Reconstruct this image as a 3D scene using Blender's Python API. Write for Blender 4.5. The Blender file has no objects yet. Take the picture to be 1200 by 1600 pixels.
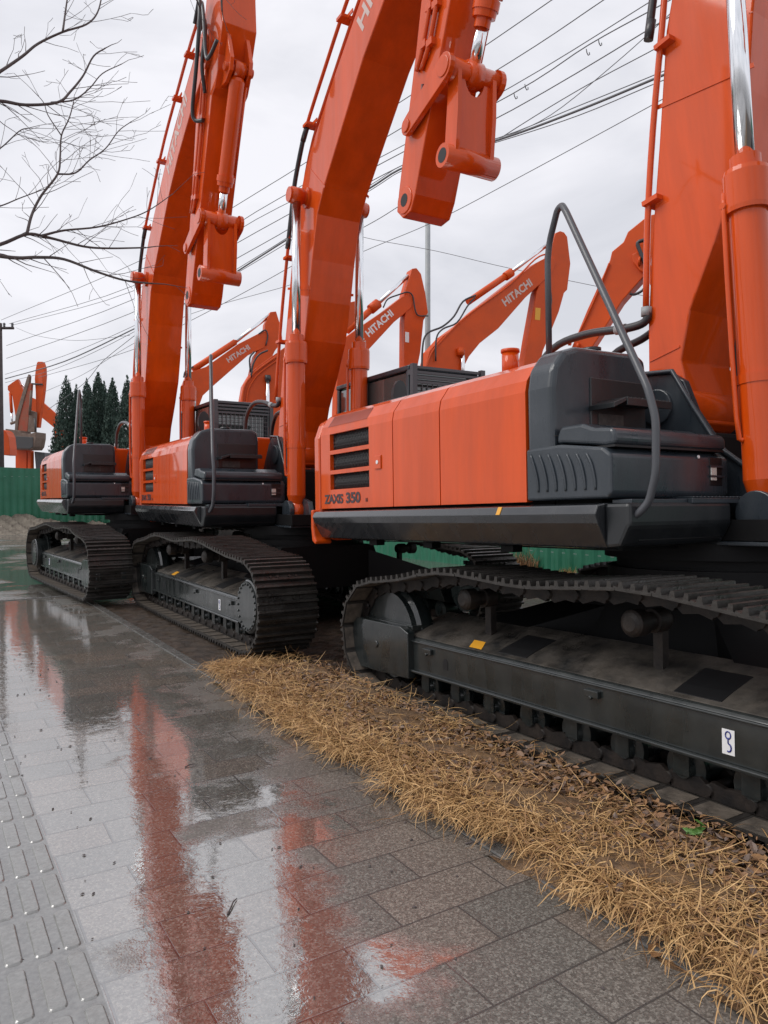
import bpy, math, random
import numpy as np
from mathutils import Vector, Matrix
R = math.radians
random.seed(7)
rng = np.random.default_rng(11)
scene = bpy.context.scene
COL = scene.collection

# ------------------------------------------------------------------ camera, sky, sun, exposure
CAM_H = 1.5
TH = math.atan(725 / 1156.)
PITCH = -math.atan(20 / 1156.)
cam_d = bpy.data.cameras.new("camera")
cam_d.sensor_fit = 'VERTICAL'; cam_d.sensor_height = 36.0; cam_d.lens = 36.0 * 1156 / 1600
cam_d.clip_start = .05; cam_d.clip_end = 2000
cam = bpy.data.objects.new("camera", cam_d); COL.objects.link(cam)
cam.location = (0, 0, CAM_H)
cam.rotation_euler = (math.pi / 2 + PITCH, 0, -TH)
scene.camera = cam

SUN_EL, SUN_AZ = R(46), R(-68)      # azimuth from +Y towards +X : sun on the pavement side, a little in front
world = bpy.data.worlds.new("World"); scene.world = world; world.use_nodes = True
nt = world.node_tree; nt.nodes.clear()
def N(t, **k):
    n = nt.nodes.new(t)
    for a, b in k.items(): setattr(n, a, b)
    return n
out = N('ShaderNodeOutputWorld'); bg = N('ShaderNodeBackground'); nt.links.new(bg.outputs[0], out.inputs[0])
sky = N('ShaderNodeTexSky', sky_type='NISHITA', sun_disc=False)
sky.sun_elevation = SUN_EL; sky.sun_rotation = SUN_AZ; sky.air_density = 1; sky.dust_density = 4
skym = N('ShaderNodeVectorMath', operation='SCALE'); skym.inputs['Scale'].default_value = .10
nt.links.new(sky.outputs[0], skym.inputs[0])
tc = N('ShaderNodeTexCoord'); mp = N('ShaderNodeMapping'); mp.inputs['Scale'].default_value = (1, 1, 2.6)
nt.links.new(tc.outputs['Generated'], mp.inputs[0])
n1 = N('ShaderNodeTexNoise'); n1.inputs['Scale'].default_value = 2.6; n1.inputs['Detail'].default_value = 6; n1.inputs['Roughness'].default_value = .5
n1.inputs['Distortion'].default_value = .4
nt.links.new(mp.outputs[0], n1.inputs['Vector'])
cr = N('ShaderNodeValToRGB')
cr.color_ramp.elements[0].position = .34; cr.color_ramp.elements[0].color = (.68, .69, .745, 1)
cr.color_ramp.elements[1].position = .58; cr.color_ramp.elements[1].color = (.92, .915, .965, 1)
nt.links.new(n1.outputs['Fac'], cr.inputs[0])
mx = N('ShaderNodeMix', data_type='RGBA'); mx.inputs[0].default_value = .93
nt.links.new(skym.outputs[0], mx.inputs[6]); nt.links.new(cr.outputs[0], mx.inputs[7])
nt.links.new(mx.outputs[2], bg.inputs[0]); bg.inputs[1].default_value = 1.0

sun_d = bpy.data.lights.new("sun", 'SUN'); sun_d.energy = 1.5; sun_d.angle = R(35); sun_d.color = (1, .97, .93)
sun = bpy.data.objects.new("sun", sun_d); COL.objects.link(sun)
sd = Vector((math.sin(SUN_AZ) * math.cos(SUN_EL), math.cos(SUN_AZ) * math.cos(SUN_EL), math.sin(SUN_EL)))
sun.rotation_euler = sd.to_track_quat('Z', 'Y').to_euler(); sun.location = (-20, -5, 30)

scene.view_settings.view_transform = 'Standard'; scene.view_settings.look = 'None'
scene.view_settings.exposure = 0.10; scene.view_settings.gamma = 1.0

# ------------------------------------------------------------------ pixel -> world (used only to measure positions off the photograph)
_F = Vector((math.sin(TH) * math.cos(PITCH), math.cos(TH) * math.cos(PITCH), math.sin(PITCH)))
_R = Vector((math.cos(TH), -math.sin(TH), 0)); _U = _R.cross(_F)
def at(px, py, d):
    return Vector((0, 0, CAM_H)) + (_F + _R * ((px - 600) / 1156.) - _U * ((py - 800) / 1156.)) * d

# ------------------------------------------------------------------ materials
def mat(name, col, rough=.5, metal=0., noise=None, bump=0., bscale=40., spec=.5, coat=0., var=None, vscale=3., coat_rough=.05, rvar=0., vmap=None):
    m = bpy.data.materials.new(name); m.use_nodes = True
    t = m.node_tree; b = t.nodes['Principled BSDF']
    b.inputs['Base Color'].default_value = (*col, 1); b.inputs['Roughness'].default_value = rough
    b.inputs['Metallic'].default_value = metal; b.inputs['Specular IOR Level'].default_value = spec
    b.inputs['Coat Weight'].default_value = coat; b.inputs['Coat Roughness'].default_value = coat_rough
    tcn = t.nodes.new('ShaderNodeTexCoord')
    if var:
        n = t.nodes.new('ShaderNodeTexNoise'); n.inputs['Scale'].default_value = vscale; n.inputs['Detail'].default_value = 8; n.inputs['Roughness'].default_value = .65
        if vmap:
            vm = t.nodes.new('ShaderNodeMapping'); vm.inputs['Scale'].default_value = vmap; t.links.new(tcn.outputs['Object'], vm.inputs[0]); t.links.new(vm.outputs[0], n.inputs['Vector'])
        else: t.links.new(tcn.outputs['Object'], n.inputs['Vector'])
        r = t.nodes.new('ShaderNodeValToRGB'); r.color_ramp.elements[0].position = .36; r.color_ramp.elements[1].position = .66
        r.color_ramp.elements[0].color = (*col, 1); r.color_ramp.elements[1].color = (*var, 1)
        t.links.new(n.outputs['Fac'], r.inputs[0]); t.links.new(r.outputs[0], b.inputs['Base Color'])
    if rvar:
        n = t.nodes.new('ShaderNodeTexNoise'); n.inputs['Scale'].default_value = 5; n.inputs['Detail'].default_value = 6
        mpn = t.nodes.new('ShaderNodeMapping'); mpn.inputs['Scale'].default_value = (1.6, 1.6, .35)
        t.links.new(tcn.outputs['Object'], mpn.inputs[0]); t.links.new(mpn.outputs[0], n.inputs['Vector'])
        mr = t.nodes.new('ShaderNodeMapRange'); mr.inputs['From Min'].default_value = .35; mr.inputs['From Max'].default_value = .65
        mr.inputs['To Min'].default_value = max(.02, rough - rvar); mr.inputs['To Max'].default_value = rough + rvar
        t.links.new(n.outputs['Fac'], mr.inputs[0]); t.links.new(mr.outputs[0], b.inputs['Roughness'])
    if bump:
        n = t.nodes.new('ShaderNodeTexNoise'); n.inputs['Scale'].default_value = bscale; n.inputs['Detail'].default_value = 4
        t.links.new(tcn.outputs['Object'], n.inputs['Vector'])
        bp_ = t.nodes.new('ShaderNodeBump'); bp_.inputs['Strength'].default_value = bump; bp_.inputs['Distance'].default_value = .01
        t.links.new(n.outputs['Fac'], bp_.inputs['Height']); t.links.new(bp_.outputs[0], b.inputs['Normal'])
    return m
M = {}
M['orange'] = mat('orange_paint', (.70, .080, .003), .46, spec=.12, coat=.75, coat_rough=.045, rvar=.14, var=(.56, .064, .003), vscale=2.2, vmap=(2.2, 2.2, .28), bump=.05, bscale=4)
M['orange2'] = mat('orange_paint_yard', (.70, .085, .006), .5, spec=.25, coat=.15, coat_rough=.15, var=(.56, .072, .010), vscale=.9)
M['grey'] = mat('dark_grey_paint', (.019, .027, .035), .36, coat=.35, coat_rough=.16, rvar=.14, var=(.036, .044, .053), vscale=2.5, bump=.08, bscale=60)
M['black'] = mat('black_paint', (.008, .010, .012), .4, coat=.3, coat_rough=.2, rvar=.1, bump=.05, bscale=30)
M['skirt'] = mat('skirt_gloss_black', (.018, .020, .023), .22, coat=.8, coat_rough=.08, rvar=.10, bump=.04, bscale=20)
M['deep'] = mat('underside_black', (.0045, .0045, .005), .6, spec=.25)
M['frame'] = mat('track_frame_paint', (.006, .010, .011), .34, spec=.5, coat=.7, coat_rough=.10, rvar=.14, var=(.020, .024, .023), vscale=5, bump=.1, bscale=18)
M['frametop'] = mat('track_frame_dirt', (.012, .012, .012), .42, var=(.105, .092, .078), vscale=3.2, bump=.5, bscale=25, rvar=.15)
M['steel'] = mat('worn_track_steel', (.026, .023, .021), .38, metal=.3, var=(.050, .045, .040), vscale=6, bump=.4, bscale=35, rvar=.14)
M['mud'] = mat('shoe_inner_mud', (.15, .125, .10), .45, var=(.055, .046, .038), vscale=9, bump=.3, rvar=.15)
M['link'] = mat('track_link_steel', (.007, .006, .006), .55, spec=.3, var=(.028, .021, .017), vscale=9, bump=.3)
M['chrome'] = mat('chrome', (.82, .84, .86), .12, metal=1.)
M['rubber'] = mat('black_rubber', (.022, .021, .025), .42, coat=.3, coat_rough=.3)
M['scuff'] = mat('scuffed_primer', (.11, .095, .085), .5, var=(.045, .042, .042), vscale=14)
M['pipe'] = mat('handrail_paint', (.060, .063, .072), .4, coat=.2)
M['white'] = mat('white_vinyl', (.78, .78, .78), .35)
M['letter'] = mat('pale_lettering', (.60, .46, .42), .45)
M['dletter'] = mat('dark_lettering', (.055, .030, .035), .4)
M['blue'] = mat('decal_blue', (.03, .04, .22), .4)
M['yellow'] = mat('yellow_decal', (.75, .36, .03), .45)
M['maroon'] = mat('dull_maroon_trim', (.10, .022, .022), .45)
M['lamp'] = mat('lamp_lens', (.62, .60, .55), .12, coat=1)
M['mesh_dark'] = mat('grille_black', (.006, .006, .007), .5)
M['mesh_bar'] = mat('grille_wire', (.05, .05, .052), .4)
M['glass'] = mat('cab_glass', (.05, .07, .07), .04, spec=.9, coat=1, coat_rough=.02)
M['green'] = mat('green_sheet', (.013, .122, .066), .42, var=(.026, .17, .10), vscale=1.1, bump=.1, bscale=8, rvar=.12)
M['pole'] = mat('galvanised_pole', (.36, .38, .38), .55, var=(.30, .32, .33), vscale=4)
M['wood'] = mat('dark_timber_pole', (.055, .045, .046), .8, var=(.085, .07, .068), vscale=5, bump=.4)
M['cable'] = mat('cable_sheath', (.15, .155, .165), .6)
M['bark'] = mat('bare_bark', (.060, .045, .045), .75, var=(.095, .075, .072), vscale=14, bump=.4, bscale=60)
M['cypress'] = mat('cypress_leaf', (.024, .052, .040), .8, var=(.055, .092, .070), vscale=1.7)
M['verge'] = mat('straw_strewn_soil', (.075, .045, .025), .6, var=(.20, .115, .052), vscale=16, bump=1., bscale=60)
M['bank'] = mat('bank_earth', (.12, .10, .078), .8, var=(.22, .19, .15), vscale=2.2, bump=.8, bscale=9)
M['soil'] = mat('wet_soil', (.030, .022, .017), .5, var=(.075, .052, .036), vscale=7, bump=1., bscale=22, rvar=.2)
M['rust'] = mat('bucket_earth', (.13, .085, .065), .7, var=(.20, .15, .12), vscale=4, bump=.4)
M['rust2'] = mat('arm_faded', (.36, .055, .022), .6, var=(.26, .09, .05), vscale=3)
M['weed'] = mat('weed_leaf', (.09, .20, .04), .45)
M['rock'] = mat('pale_rubble', (.30, .28, .24), .7, var=(.40, .38, .34), vscale=3, bump=.5)
def straw(name, c, v): return mat(name, c, .55, var=v, vscale=5)
STRAW = [straw('straw_light', (.64, .41, .18), (.50, .30, .12)), straw('straw_mid', (.46, .27, .11), (.36, .20, .075)),
         straw('straw_dark', (.18, .088, .034), (.25, .13, .05)), straw('straw_pale', (.60, .38, .17), (.46, .27, .10))]
LEAF = [straw('leaf_tan', (.33, .18, .08), (.24, .12, .055)), straw('leaf_brown', (.17, .09, .045), (.24, .13, .065)),
        straw('leaf_grey', (.20, .14, .105), (.13, .085, .065))]

# ------------------------------------------------------------------ geometry helpers
class MB:
    def __init__(s): s.v = []; s.f = []; s.m = []; s.sm = []
    def add(s, vs, fs, mi=0, smooth=False):
        o = len(s.v); s.v += [tuple(v) for v in vs]
        for f in fs: s.f.append([i + o for i in f]); s.m.append(mi); s.sm.append(smooth)
        return s
    def box(s, x0, x1, y0, y1, z0, z1, mi=0):
        vs = [(x, y, z) for x in (x0, x1) for y in (y0, y1) for z in (z0, z1)]
        return s.add(vs, [(0, 1, 3, 2), (4, 6, 7, 5), (0, 4, 5, 1), (2, 3, 7, 6), (0, 2, 6, 4), (1, 5, 7, 3)], mi)
    def prism(s, pts, a, b, axis='x', mi=0, smooth=False):
        """polygon pts extruded along axis from a to b. axis x: pts=(y,z); y: (x,z); z: (x,y)"""
        ar = sum(pts[i][0] * pts[(i + 1) % len(pts)][1] - pts[(i + 1) % len(pts)][0] * pts[i][1] for i in range(len(pts)))
        if ar < 0: pts = pts[::-1]
        def P(p, t): return {'x': (t, p[0], p[1]), 'y': (p[0], t, p[1]), 'z': (p[0], p[1], t)}[axis]
        n = len(pts); vs = [P(p, a) for p in pts] + [P(p, b) for p in pts]
        flip = axis == 'y'
        if a > b: flip = not flip
        A = list(range(n))[::-1]; B = list(range(n, 2 * n))
        if flip: A.reverse(); B.reverse()
        s.add(vs, [A, B], mi)
        fs = []
        for i in range(n):
            j = (i + 1) % n; q = (i, j, n + j, n + i)
            fs.append(q[::-1] if flip else q)
        o = len(s.v) - 2 * n
        for q in fs: s.f.append([i + o for i in q]); s.m.append(mi); s.sm.append(smooth)
        return s
    def tube(s, pts, r, n=8, mi=0, cap=True, smooth=True):
        pts = [Vector(p) for p in pts]
        rs = r if isinstance(r, (list, tuple)) else [r] * len(pts)
        T = []
        for i in range(len(pts)):
            a = pts[max(0, i - 1)]; b = pts[min(len(pts) - 1, i + 1)]; t = (b - a); T.append(t.normalized() if t.length > 1e-9 else Vector((0, 0, 1)))
        u = T[0].cross(Vector((0, 0, 1)));
        if u.length < .1: u = T[0].cross(Vector((0, 1, 0)))
        u.normalize(); vs = []
        for i, p in enumerate(pts):
            u = (u - T[i] * u.dot(T[i])); u.normalize(); w = T[i].cross(u)
            for k in range(n):
                a = 2 * math.pi * k / n; vs.append(p + (u * math.cos(a) + w * math.sin(a)) * rs[i])
        fs = []
        for i in range(len(pts) - 1):
            for k in range(n):
                fs.append((i * n + k, i * n + (k + 1) % n, (i + 1) * n + (k + 1) % n, (i + 1) * n + k))
        s.add(vs, fs, mi, smooth)
        if cap:
            o = len(s.v) - len(vs)
            s.f.append([o + k for k in range(n)][::-1]); s.m.append(mi); s.sm.append(False)
            s.f.append([o + (len(pts) - 1) * n + k for k in range(n)]); s.m.append(mi); s.sm.append(False)
        return s
    def cyl(s, p, q, r, n=20, mi=0): return s.tube([p, q], r, n, mi)
    def lathe(s, p, q, prof, n=24, mi=0):
        """rings at fractions along p->q with radii, hard rings doubled"""
        p, q = Vector(p), Vector(q)
        return s.tube([p + (q - p) * t for t, _ in prof], [r for _, r in prof], n, mi) if False else s._lathe(p, q, prof, n, mi)
    def _lathe(s, p, q, prof, n, mi):
        d = q - p; t = d.normalized(); u = t.cross(Vector((0, 0, 1)))
        if u.length < .1: u = t.cross(Vector((0, 1, 0)))
        u.normalize(); w = t.cross(u)
        for (t0, r0), (t1, r1) in zip(prof[:-1], prof[1:]):
            vs = []
            for (tt, r) in ((t0, r0), (t1, r1)):
                c = p + d * tt
                for k in range(n):
                    a = 2 * math.pi * k / n; vs.append(c + (u * math.cos(a) + w * math.sin(a)) * r)
            s.add(vs, [(k, (k + 1) % n, n + (k + 1) % n, n + k) for k in range(n)], mi, True)
        return s
    def build(s, name, mats, parent=None, bevel=0, seg=2):
        me = bpy.data.meshes.new(name); me.from_pydata(s.v, [], s.f)
        if not isinstance(mats, (list, tuple)): mats = [mats]
        for m in mats: me.materials.append(m)
        me.polygons.foreach_set('material_index', s.m); me.polygons.foreach_set('use_smooth', s.sm)
        me.validate(); me.update()
        o = bpy.data.objects.new(name, me); COL.objects.link(o)
        if parent is not None: o.parent = parent
        if bevel:
            b = o.modifiers.new('edge', 'BEVEL'); b.width = bevel; b.segments = seg; b.limit_method = 'ANGLE'; b.angle_limit = R(25)
            b.harden_normals = False
        return o
def tag(o, label=None, cat=None, group=None, kind=None):
    if label: o['label'] = label
    if cat: o['category'] = cat
    if group: o['group'] = group
    if kind: o['kind'] = kind
    return o
def empty(name, loc=(0, 0, 0), rz=0):
    o = bpy.data.objects.new(name, None); COL.objects.link(o); o.location = loc; o.rotation_euler = (0, 0, rz); o.empty_display_size = .2
    return o
def smooth_path(pts, k=6):
    """Catmull-Rom through pts"""
    P = [Vector(p) for p in pts]; P = [P[0] * 2 - P[1]] + P + [P[-1] * 2 - P[-2]]; o = []
    for i in range(1, len(P) - 2):
        for j in range(k):
            t = j / k; a, b, c, d = P[i - 1], P[i], P[i + 1], P[i + 2]
            o.append(.5 * ((2 * b) + (c - a) * t + (2 * a - 5 * b + 4 * c - d) * t * t + (3 * b - a - 3 * c + d) * t ** 3))
    o.append(P[-2]); return o
def circ(cy, cz, r, a0, a1, n):
    return [(cy + r * math.cos(R(a0 + (a1 - a0) * i / n)), cz + r * math.sin(R(a0 + (a1 - a0) * i / n))) for i in range(n + 1)]
def text_obj(name, body, size, extr, m, parent, mtx, bold=.02, shear=0, space=1.0):
    c = bpy.data.curves.new(name, 'FONT'); c.body = body; c.size = size; c.extrude = extr; c.offset = bold * size; c.shear = shear; c.space_character = space
    c.resolution_u = 3; c.align_x = 'LEFT'
    t = bpy.data.objects.new(name, c); COL.objects.link(t)
    bpy.context.view_layer.update()
    me = bpy.data.meshes.new_from_object(t.evaluated_get(bpy.context.evaluated_depsgraph_get()))
    bpy.data.objects.remove(t); bpy.data.curves.remove(c)
    me.name = name; me.materials.clear(); me.materials.append(m)
    me.transform(mtx)
    o = bpy.data.objects.new(name, me); COL.objects.link(o); o.parent = parent
    return o
def basis(o, ex, ey):
    ex = Vector(ex).normalized(); ey = Vector(ey); ey = (ey - ex * ey.dot(ex)).normalized(); ez = ex.cross(ey)
    return Matrix(((ex.x, ey.x, ez.x, o[0]), (ex.y, ey.y, ez.y, o[1]), (ex.z, ey.z, ez.z, o[2]), (0, 0, 0, 1)))

# ------------------------------------------------------------------ THE BIG EXCAVATOR (local: -x side faces the pavement, -y is the front, origin under the slew ring)
XC = 1.295      # track centre
def chain_path():
    r = .43; cz = .49
    pts = [(-1.97, cz - r), (1.97, cz - r)]
    pts += circ(1.97, cz, r, -90, 82, 12)[1:]
    pts += [(1.55, .965), (1.2, 1.035), (.95, 1.055), (.7, 1.04), (.25, 1.01), (-.2, 1.04), (-.45, 1.06), (-.75, 1.045), (-1.2, .99), (-1.6, .945)]
    pts += circ(-1.97, cz, r + .01, 95, 270, 12)
    return pts
def resample(pts, n):
    P = [Vector((0, a, b)) for a, b in pts]; P.append(P[0].copy())
    L = [0]
    for a, b in zip(P[:-1], P[1:]): L.append(L[-1] + (b - a).length)
    out_ = []
    for i in range(n):
        s_ = L[-1] * i / n; k = max(j for j in range(len(L) - 1) if L[j] <= s_)
        t = (s_ - L[k]) / max(1e-9, L[k + 1] - L[k]); out_.append(P[k].lerp(P[k + 1], t))
    return out_, L[-1] / n
def shoe_mb(p):
    m = MB(); h = p * .5
    # profile (along, up): plate with three grousers and a lip
    pr = [(-h * .96, -.012), (h * .98, -.012), (h * .98, .002), (h * .80, .004), (h * .76, .036), (h * .58, .036), (h * .52, .004),
          (h * .14, .004), (h * .08, .034), (-h * .10, .034), (-h * .16, .004), (-h * .52, .004), (-h * .60, .036), (-h * .78, .036), (-h * .84, .006), (-h * 1.10, .012), (-h * 1.10, .0)]
    m.prism([(a, b) for a, b in pr], -.30, .30, 'x')
    for a, b in ((-.285, -.135), (.135, .285)): m.box(a, b, -h * .72, h * .80, -.0155, -.0125, 1)
    for sx in (-.13, -.06, .06, .13): m.cyl((sx, -h * .35, .004), (sx, -h * .35, .018), .014, 6)
    return m
SHOE_N = 48
def build_track(root, side):
    cx = side * XC
    pts, pitch = resample(chain_path(), SHOE_N)
    m = MB()
    for i in range(SHOE_N):
        a, b = pts[i], pts[(i + 1) % SHOE_N]; c = (a + b) / 2; t = (b - a).normalized(); n = Vector((0, t.z, -t.y))
        for dx in (-.115, .085):
            vs = []
            for x in (cx + dx, cx + dx + .03):
                for (u, w) in ((-.58, -.015), (.42, -.015), (.56, -.05), (.42, -.10), (.1, -.085), (-.3, -.105), (-.58, -.06)):
                    vs.append(c + t * (u * pitch) + n * w + Vector((x, 0, 0)))
            k = 7; m.add(vs, [list(range(k)), list(range(k, 2 * k))[::-1]] + [(j, k + j, k + (j + 1) % k, (j + 1) % k) for j in range(k)])
        m.cyl(a + n * -.055 + Vector((cx - .13, 0, 0)), a + n * -.055 + Vector((cx + .13, 0, 0)), .028, 8)
    ch = m.build('track_chain', M['link'], root)
    global SHOE_ME
    for i in range(SHOE_N):
        a, b = pts[i], pts[(i + 1) % SHOE_N]; c = (a + b) / 2; t = (b - a).normalized(); n = Vector((0, t.z, -t.y))
        if SHOE_ME is None:
            o = shoe_mb(pitch).build('track_shoe', [M['steel'], M['mud']]); SHOE_ME = o.data
            bv = None
        else:
            o = bpy.data.objects.new('track_shoe', SHOE_ME); COL.objects.link(o)
        o.parent = ch
        j = Vector((random.uniform(-.004, .004), 0, 0))
        mt = Matrix(((1, 0, 0, cx + j.x), (0, t.y, n.y, c.y), (0, t.z, n.z, c.z), (0, 0, 0, 1)))
        o.matrix_local = mt
    # frame : side plate with flanges, sloped dirty top
    s = side
    def X(v): return cx + s * v              # v>0 outward
    m = MB()
    prof = [(X(.155), .285), (X(.155), .505), (X(.14), .52), (X(.02), .565), (X(-.30), .66), (X(-.31), .50), (X(-.22), .30), (X(-.1), .285)]
    m.prism(prof, -1.62, 1.72, 'y')
    m.box(min(X(.155), X(.185)), max(X(.155), X(.185)), -1.60, 1.70, .27, .29)      # lower lip
    m.box(min(X(.156), X(.172)), max(X(.156), X(.172)), -1.60, 1.70, .492, .508)      # upper lip
    fr = m.build('track_frame', M['frame'], root, bevel=.006)
    m = MB()
    m.prism([(X(.128), .533), (X(.018), .574), (X(-.295), .667), (X(-.29), .661), (X(.01), .566), (X(.128), .527)], -1.6, 1.7, 'y')
    m.build('frame_top_plate', M['frametop'], fr)
    for y in (-.80, .52):
        m = MB(); m.prism([(X(.10), .547), (X(.018), .5775), (X(-.16), .6305), (X(-.16), .6265), (X(.018), .5735), (X(.10), .543)], y - .13, y + .13, 'y'); m.build('frame_opening', M['mesh_dark'], fr)
    m = MB()
    m.prism([(y_, z_) for y_, z_ in circ(1.15, .40, .028, 0, 360, 12)[:-1]] , X(.1551), X(.157), 'x'); m.box(min(X(.155), X(.1575)), max(X(.155), X(.1575)), 1.122, 1.178, .35, .40)
    m.build('frame_hole', M['mesh_dark'], fr)
    for y in (-1.35, -.2, 1.35):
        m = MB(); m.box(min(X(.155), X(.18)), max(X(.155), X(.18)), y - .05, y + .05, .43, .47); m.cyl((X(.17), y, .43), (X(.19), y, .43), .012, 8); m.build('frame_bracket', M['frame'], fr, bevel=.004)
    # idler guard yoke and idler (rear)
    m = MB()
    m.prism([(1.55, .22), (1.55, .56), (1.66, .60), (2.30, .60), (2.36, .56), (2.40, .40), (2.34, .24), (2.26, .20)], X(.14), X(.205), 'x')
    m.prism([(1.60, .603), (2.30, .603), (2.30, .56), (1.60, .56)], X(.13), X(-.20), 'x')
    m.prism([(1.55, .22), (1.55, .56), (1.66, .60), (2.30, .60), (2.36, .56), (2.40, .40), (2.34, .24), (2.26, .20)], X(-.205), X(-.14), 'x')
    m.cyl((X(.20), 2.0, .42), (X(.215), 2.0, .42), .03, 10)
    m.build('idler_guard', M['frame'], fr, bevel=.02, seg=3)
    m = MB(); m._lathe(Vector((X(-.10), 1.97, .49)), Vector((X(.10), 1.97, .49)), [(0, 0), (0, .34), (.2, .35), (.3, .385), (.7, .385), (.8, .35), (1, .34), (1, 0)], 32, 0)
    m.build('idler', M['frame'], fr)
    # sprocket + final drive (front)
    m = MB(); m._lathe(Vector((X(-.2), -1.97, .49)), Vector((X(.24), -1.97, .49)), [(0, 0), (0, .26), (.45, .26), (.45, .35), (.55, .35), (.55, .27), (.95, .255), (.97, .24), (1.0, .235), (1., 0)], 32, 0)
    for k in range(22):
        a = 2 * math.pi * k / 22; c, s_ = math.cos(a), math.sin(a)
        m.box(X(0) - .02, X(0) + .02, -1.97 + c * .365 - .022, -1.97 + c * .365 + .022, .49 + s_ * .365 - .022, .49 + s_ * .365 + .022)
        m.cyl((X(.235), -1.97 + c * .215, .49 + s_ * .215), (X(.252), -1.97 + c * .215, .49 + s_ * .215), .013, 6)
    m.build('final_drive', M['frame'], fr)
    for y in [-1.45 + i * .36 for i in range(9)]:
        m = MB(); m._lathe(Vector((X(-.19), y, .185)), Vector((X(.125), y, .185)), [(0, 0), (0, .05), (.08, .06), (.10, .11), (.22, .11), (.25, .085), (.75, .085), (.78, .11), (.90, .11), (.92, .06), (1., .05), (1., 0)], 20, 0)
        m.box(min(X(.10), X(.135)), max(X(.10), X(.135)), y - .045, y + .045, .155, .28)
        m.build('track_roller', M['frame'], fr)
    for y in (.95, -.45):
        m = MB(); m._lathe(Vector((X(-.14), y, .86)), Vector((X(.16), y, .86)), [(0, 0), (0, .05), (.1, .065), (.4, .065), (.42, .05), (.62, .05), (.66, .072), (.92, .072), (.96, .06), (1., .04), (1., 0)], 20, 0)
        m.box(min(X(-.07), X(-.12)), max(X(-.07), X(-.12)), y - .03, y + .03, .58, .86)
        m.build('carrier_roller', M['link'], fr)
    # decals : hook sign and shackle sign, yellow arrow
    if side < 0:
        def decal(y, z, w, h, kind):
            x = X(.1575)
            m = MB(); m.box(x - .002, x, y - w / 2, y + w / 2, z - h / 2, z + h / 2)
            d = m.build('lifting_label', M['white'], fr)
            x -= .0025; m = MB()
            ring = [(x, y + .013 * math.cos(a), z + h * .27 + .017 * math.sin(a)) for a in [i * math.pi / 6 for i in range(13)]]
            m.tube(ring, .0035, 5)
            if kind == 'hook':
                m.tube([(x, y, z + h * .18), (x, y, z - h * .06)], .0035, 5)
                m.tube([(x, y + .013 * math.cos(a) - .002, z - h * .22 + .018 * math.sin(a)) for a in [math.pi * (.5 + i / 6) for i in range(8)]], .004, 5)
            else:
                m.tube([(x, y + .013 * math.cos(a), z - h * .14 + .02 * math.sin(a)) for a in [i * math.pi / 6 for i in range(13)]], .0035, 5)
            m.build('label_symbol', M['blue'], d)
        decal(1.60, .385, .055, .10, 'shackle')
        decal(-1.00, .385, .062, .115, 'hook')
        m = MB(); x0, x1 = X(.118), X(.03)
        m.add([(x0, .93, .5285), (x1, .98, .5605), (x1, .86, .5605), (x0, .80, .5285)], [(0, 1, 2, 3)])
        for q in range(len(m.v)): m.v[q] = (m.v[q][0], m.v[q][1], m.v[q][2] + .012)
        m.build('warning_arrow', M['yellow'], fr)
    return ch, fr
SHOE_ME = None

def boom_z(profile, x0, x1): pass

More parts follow.
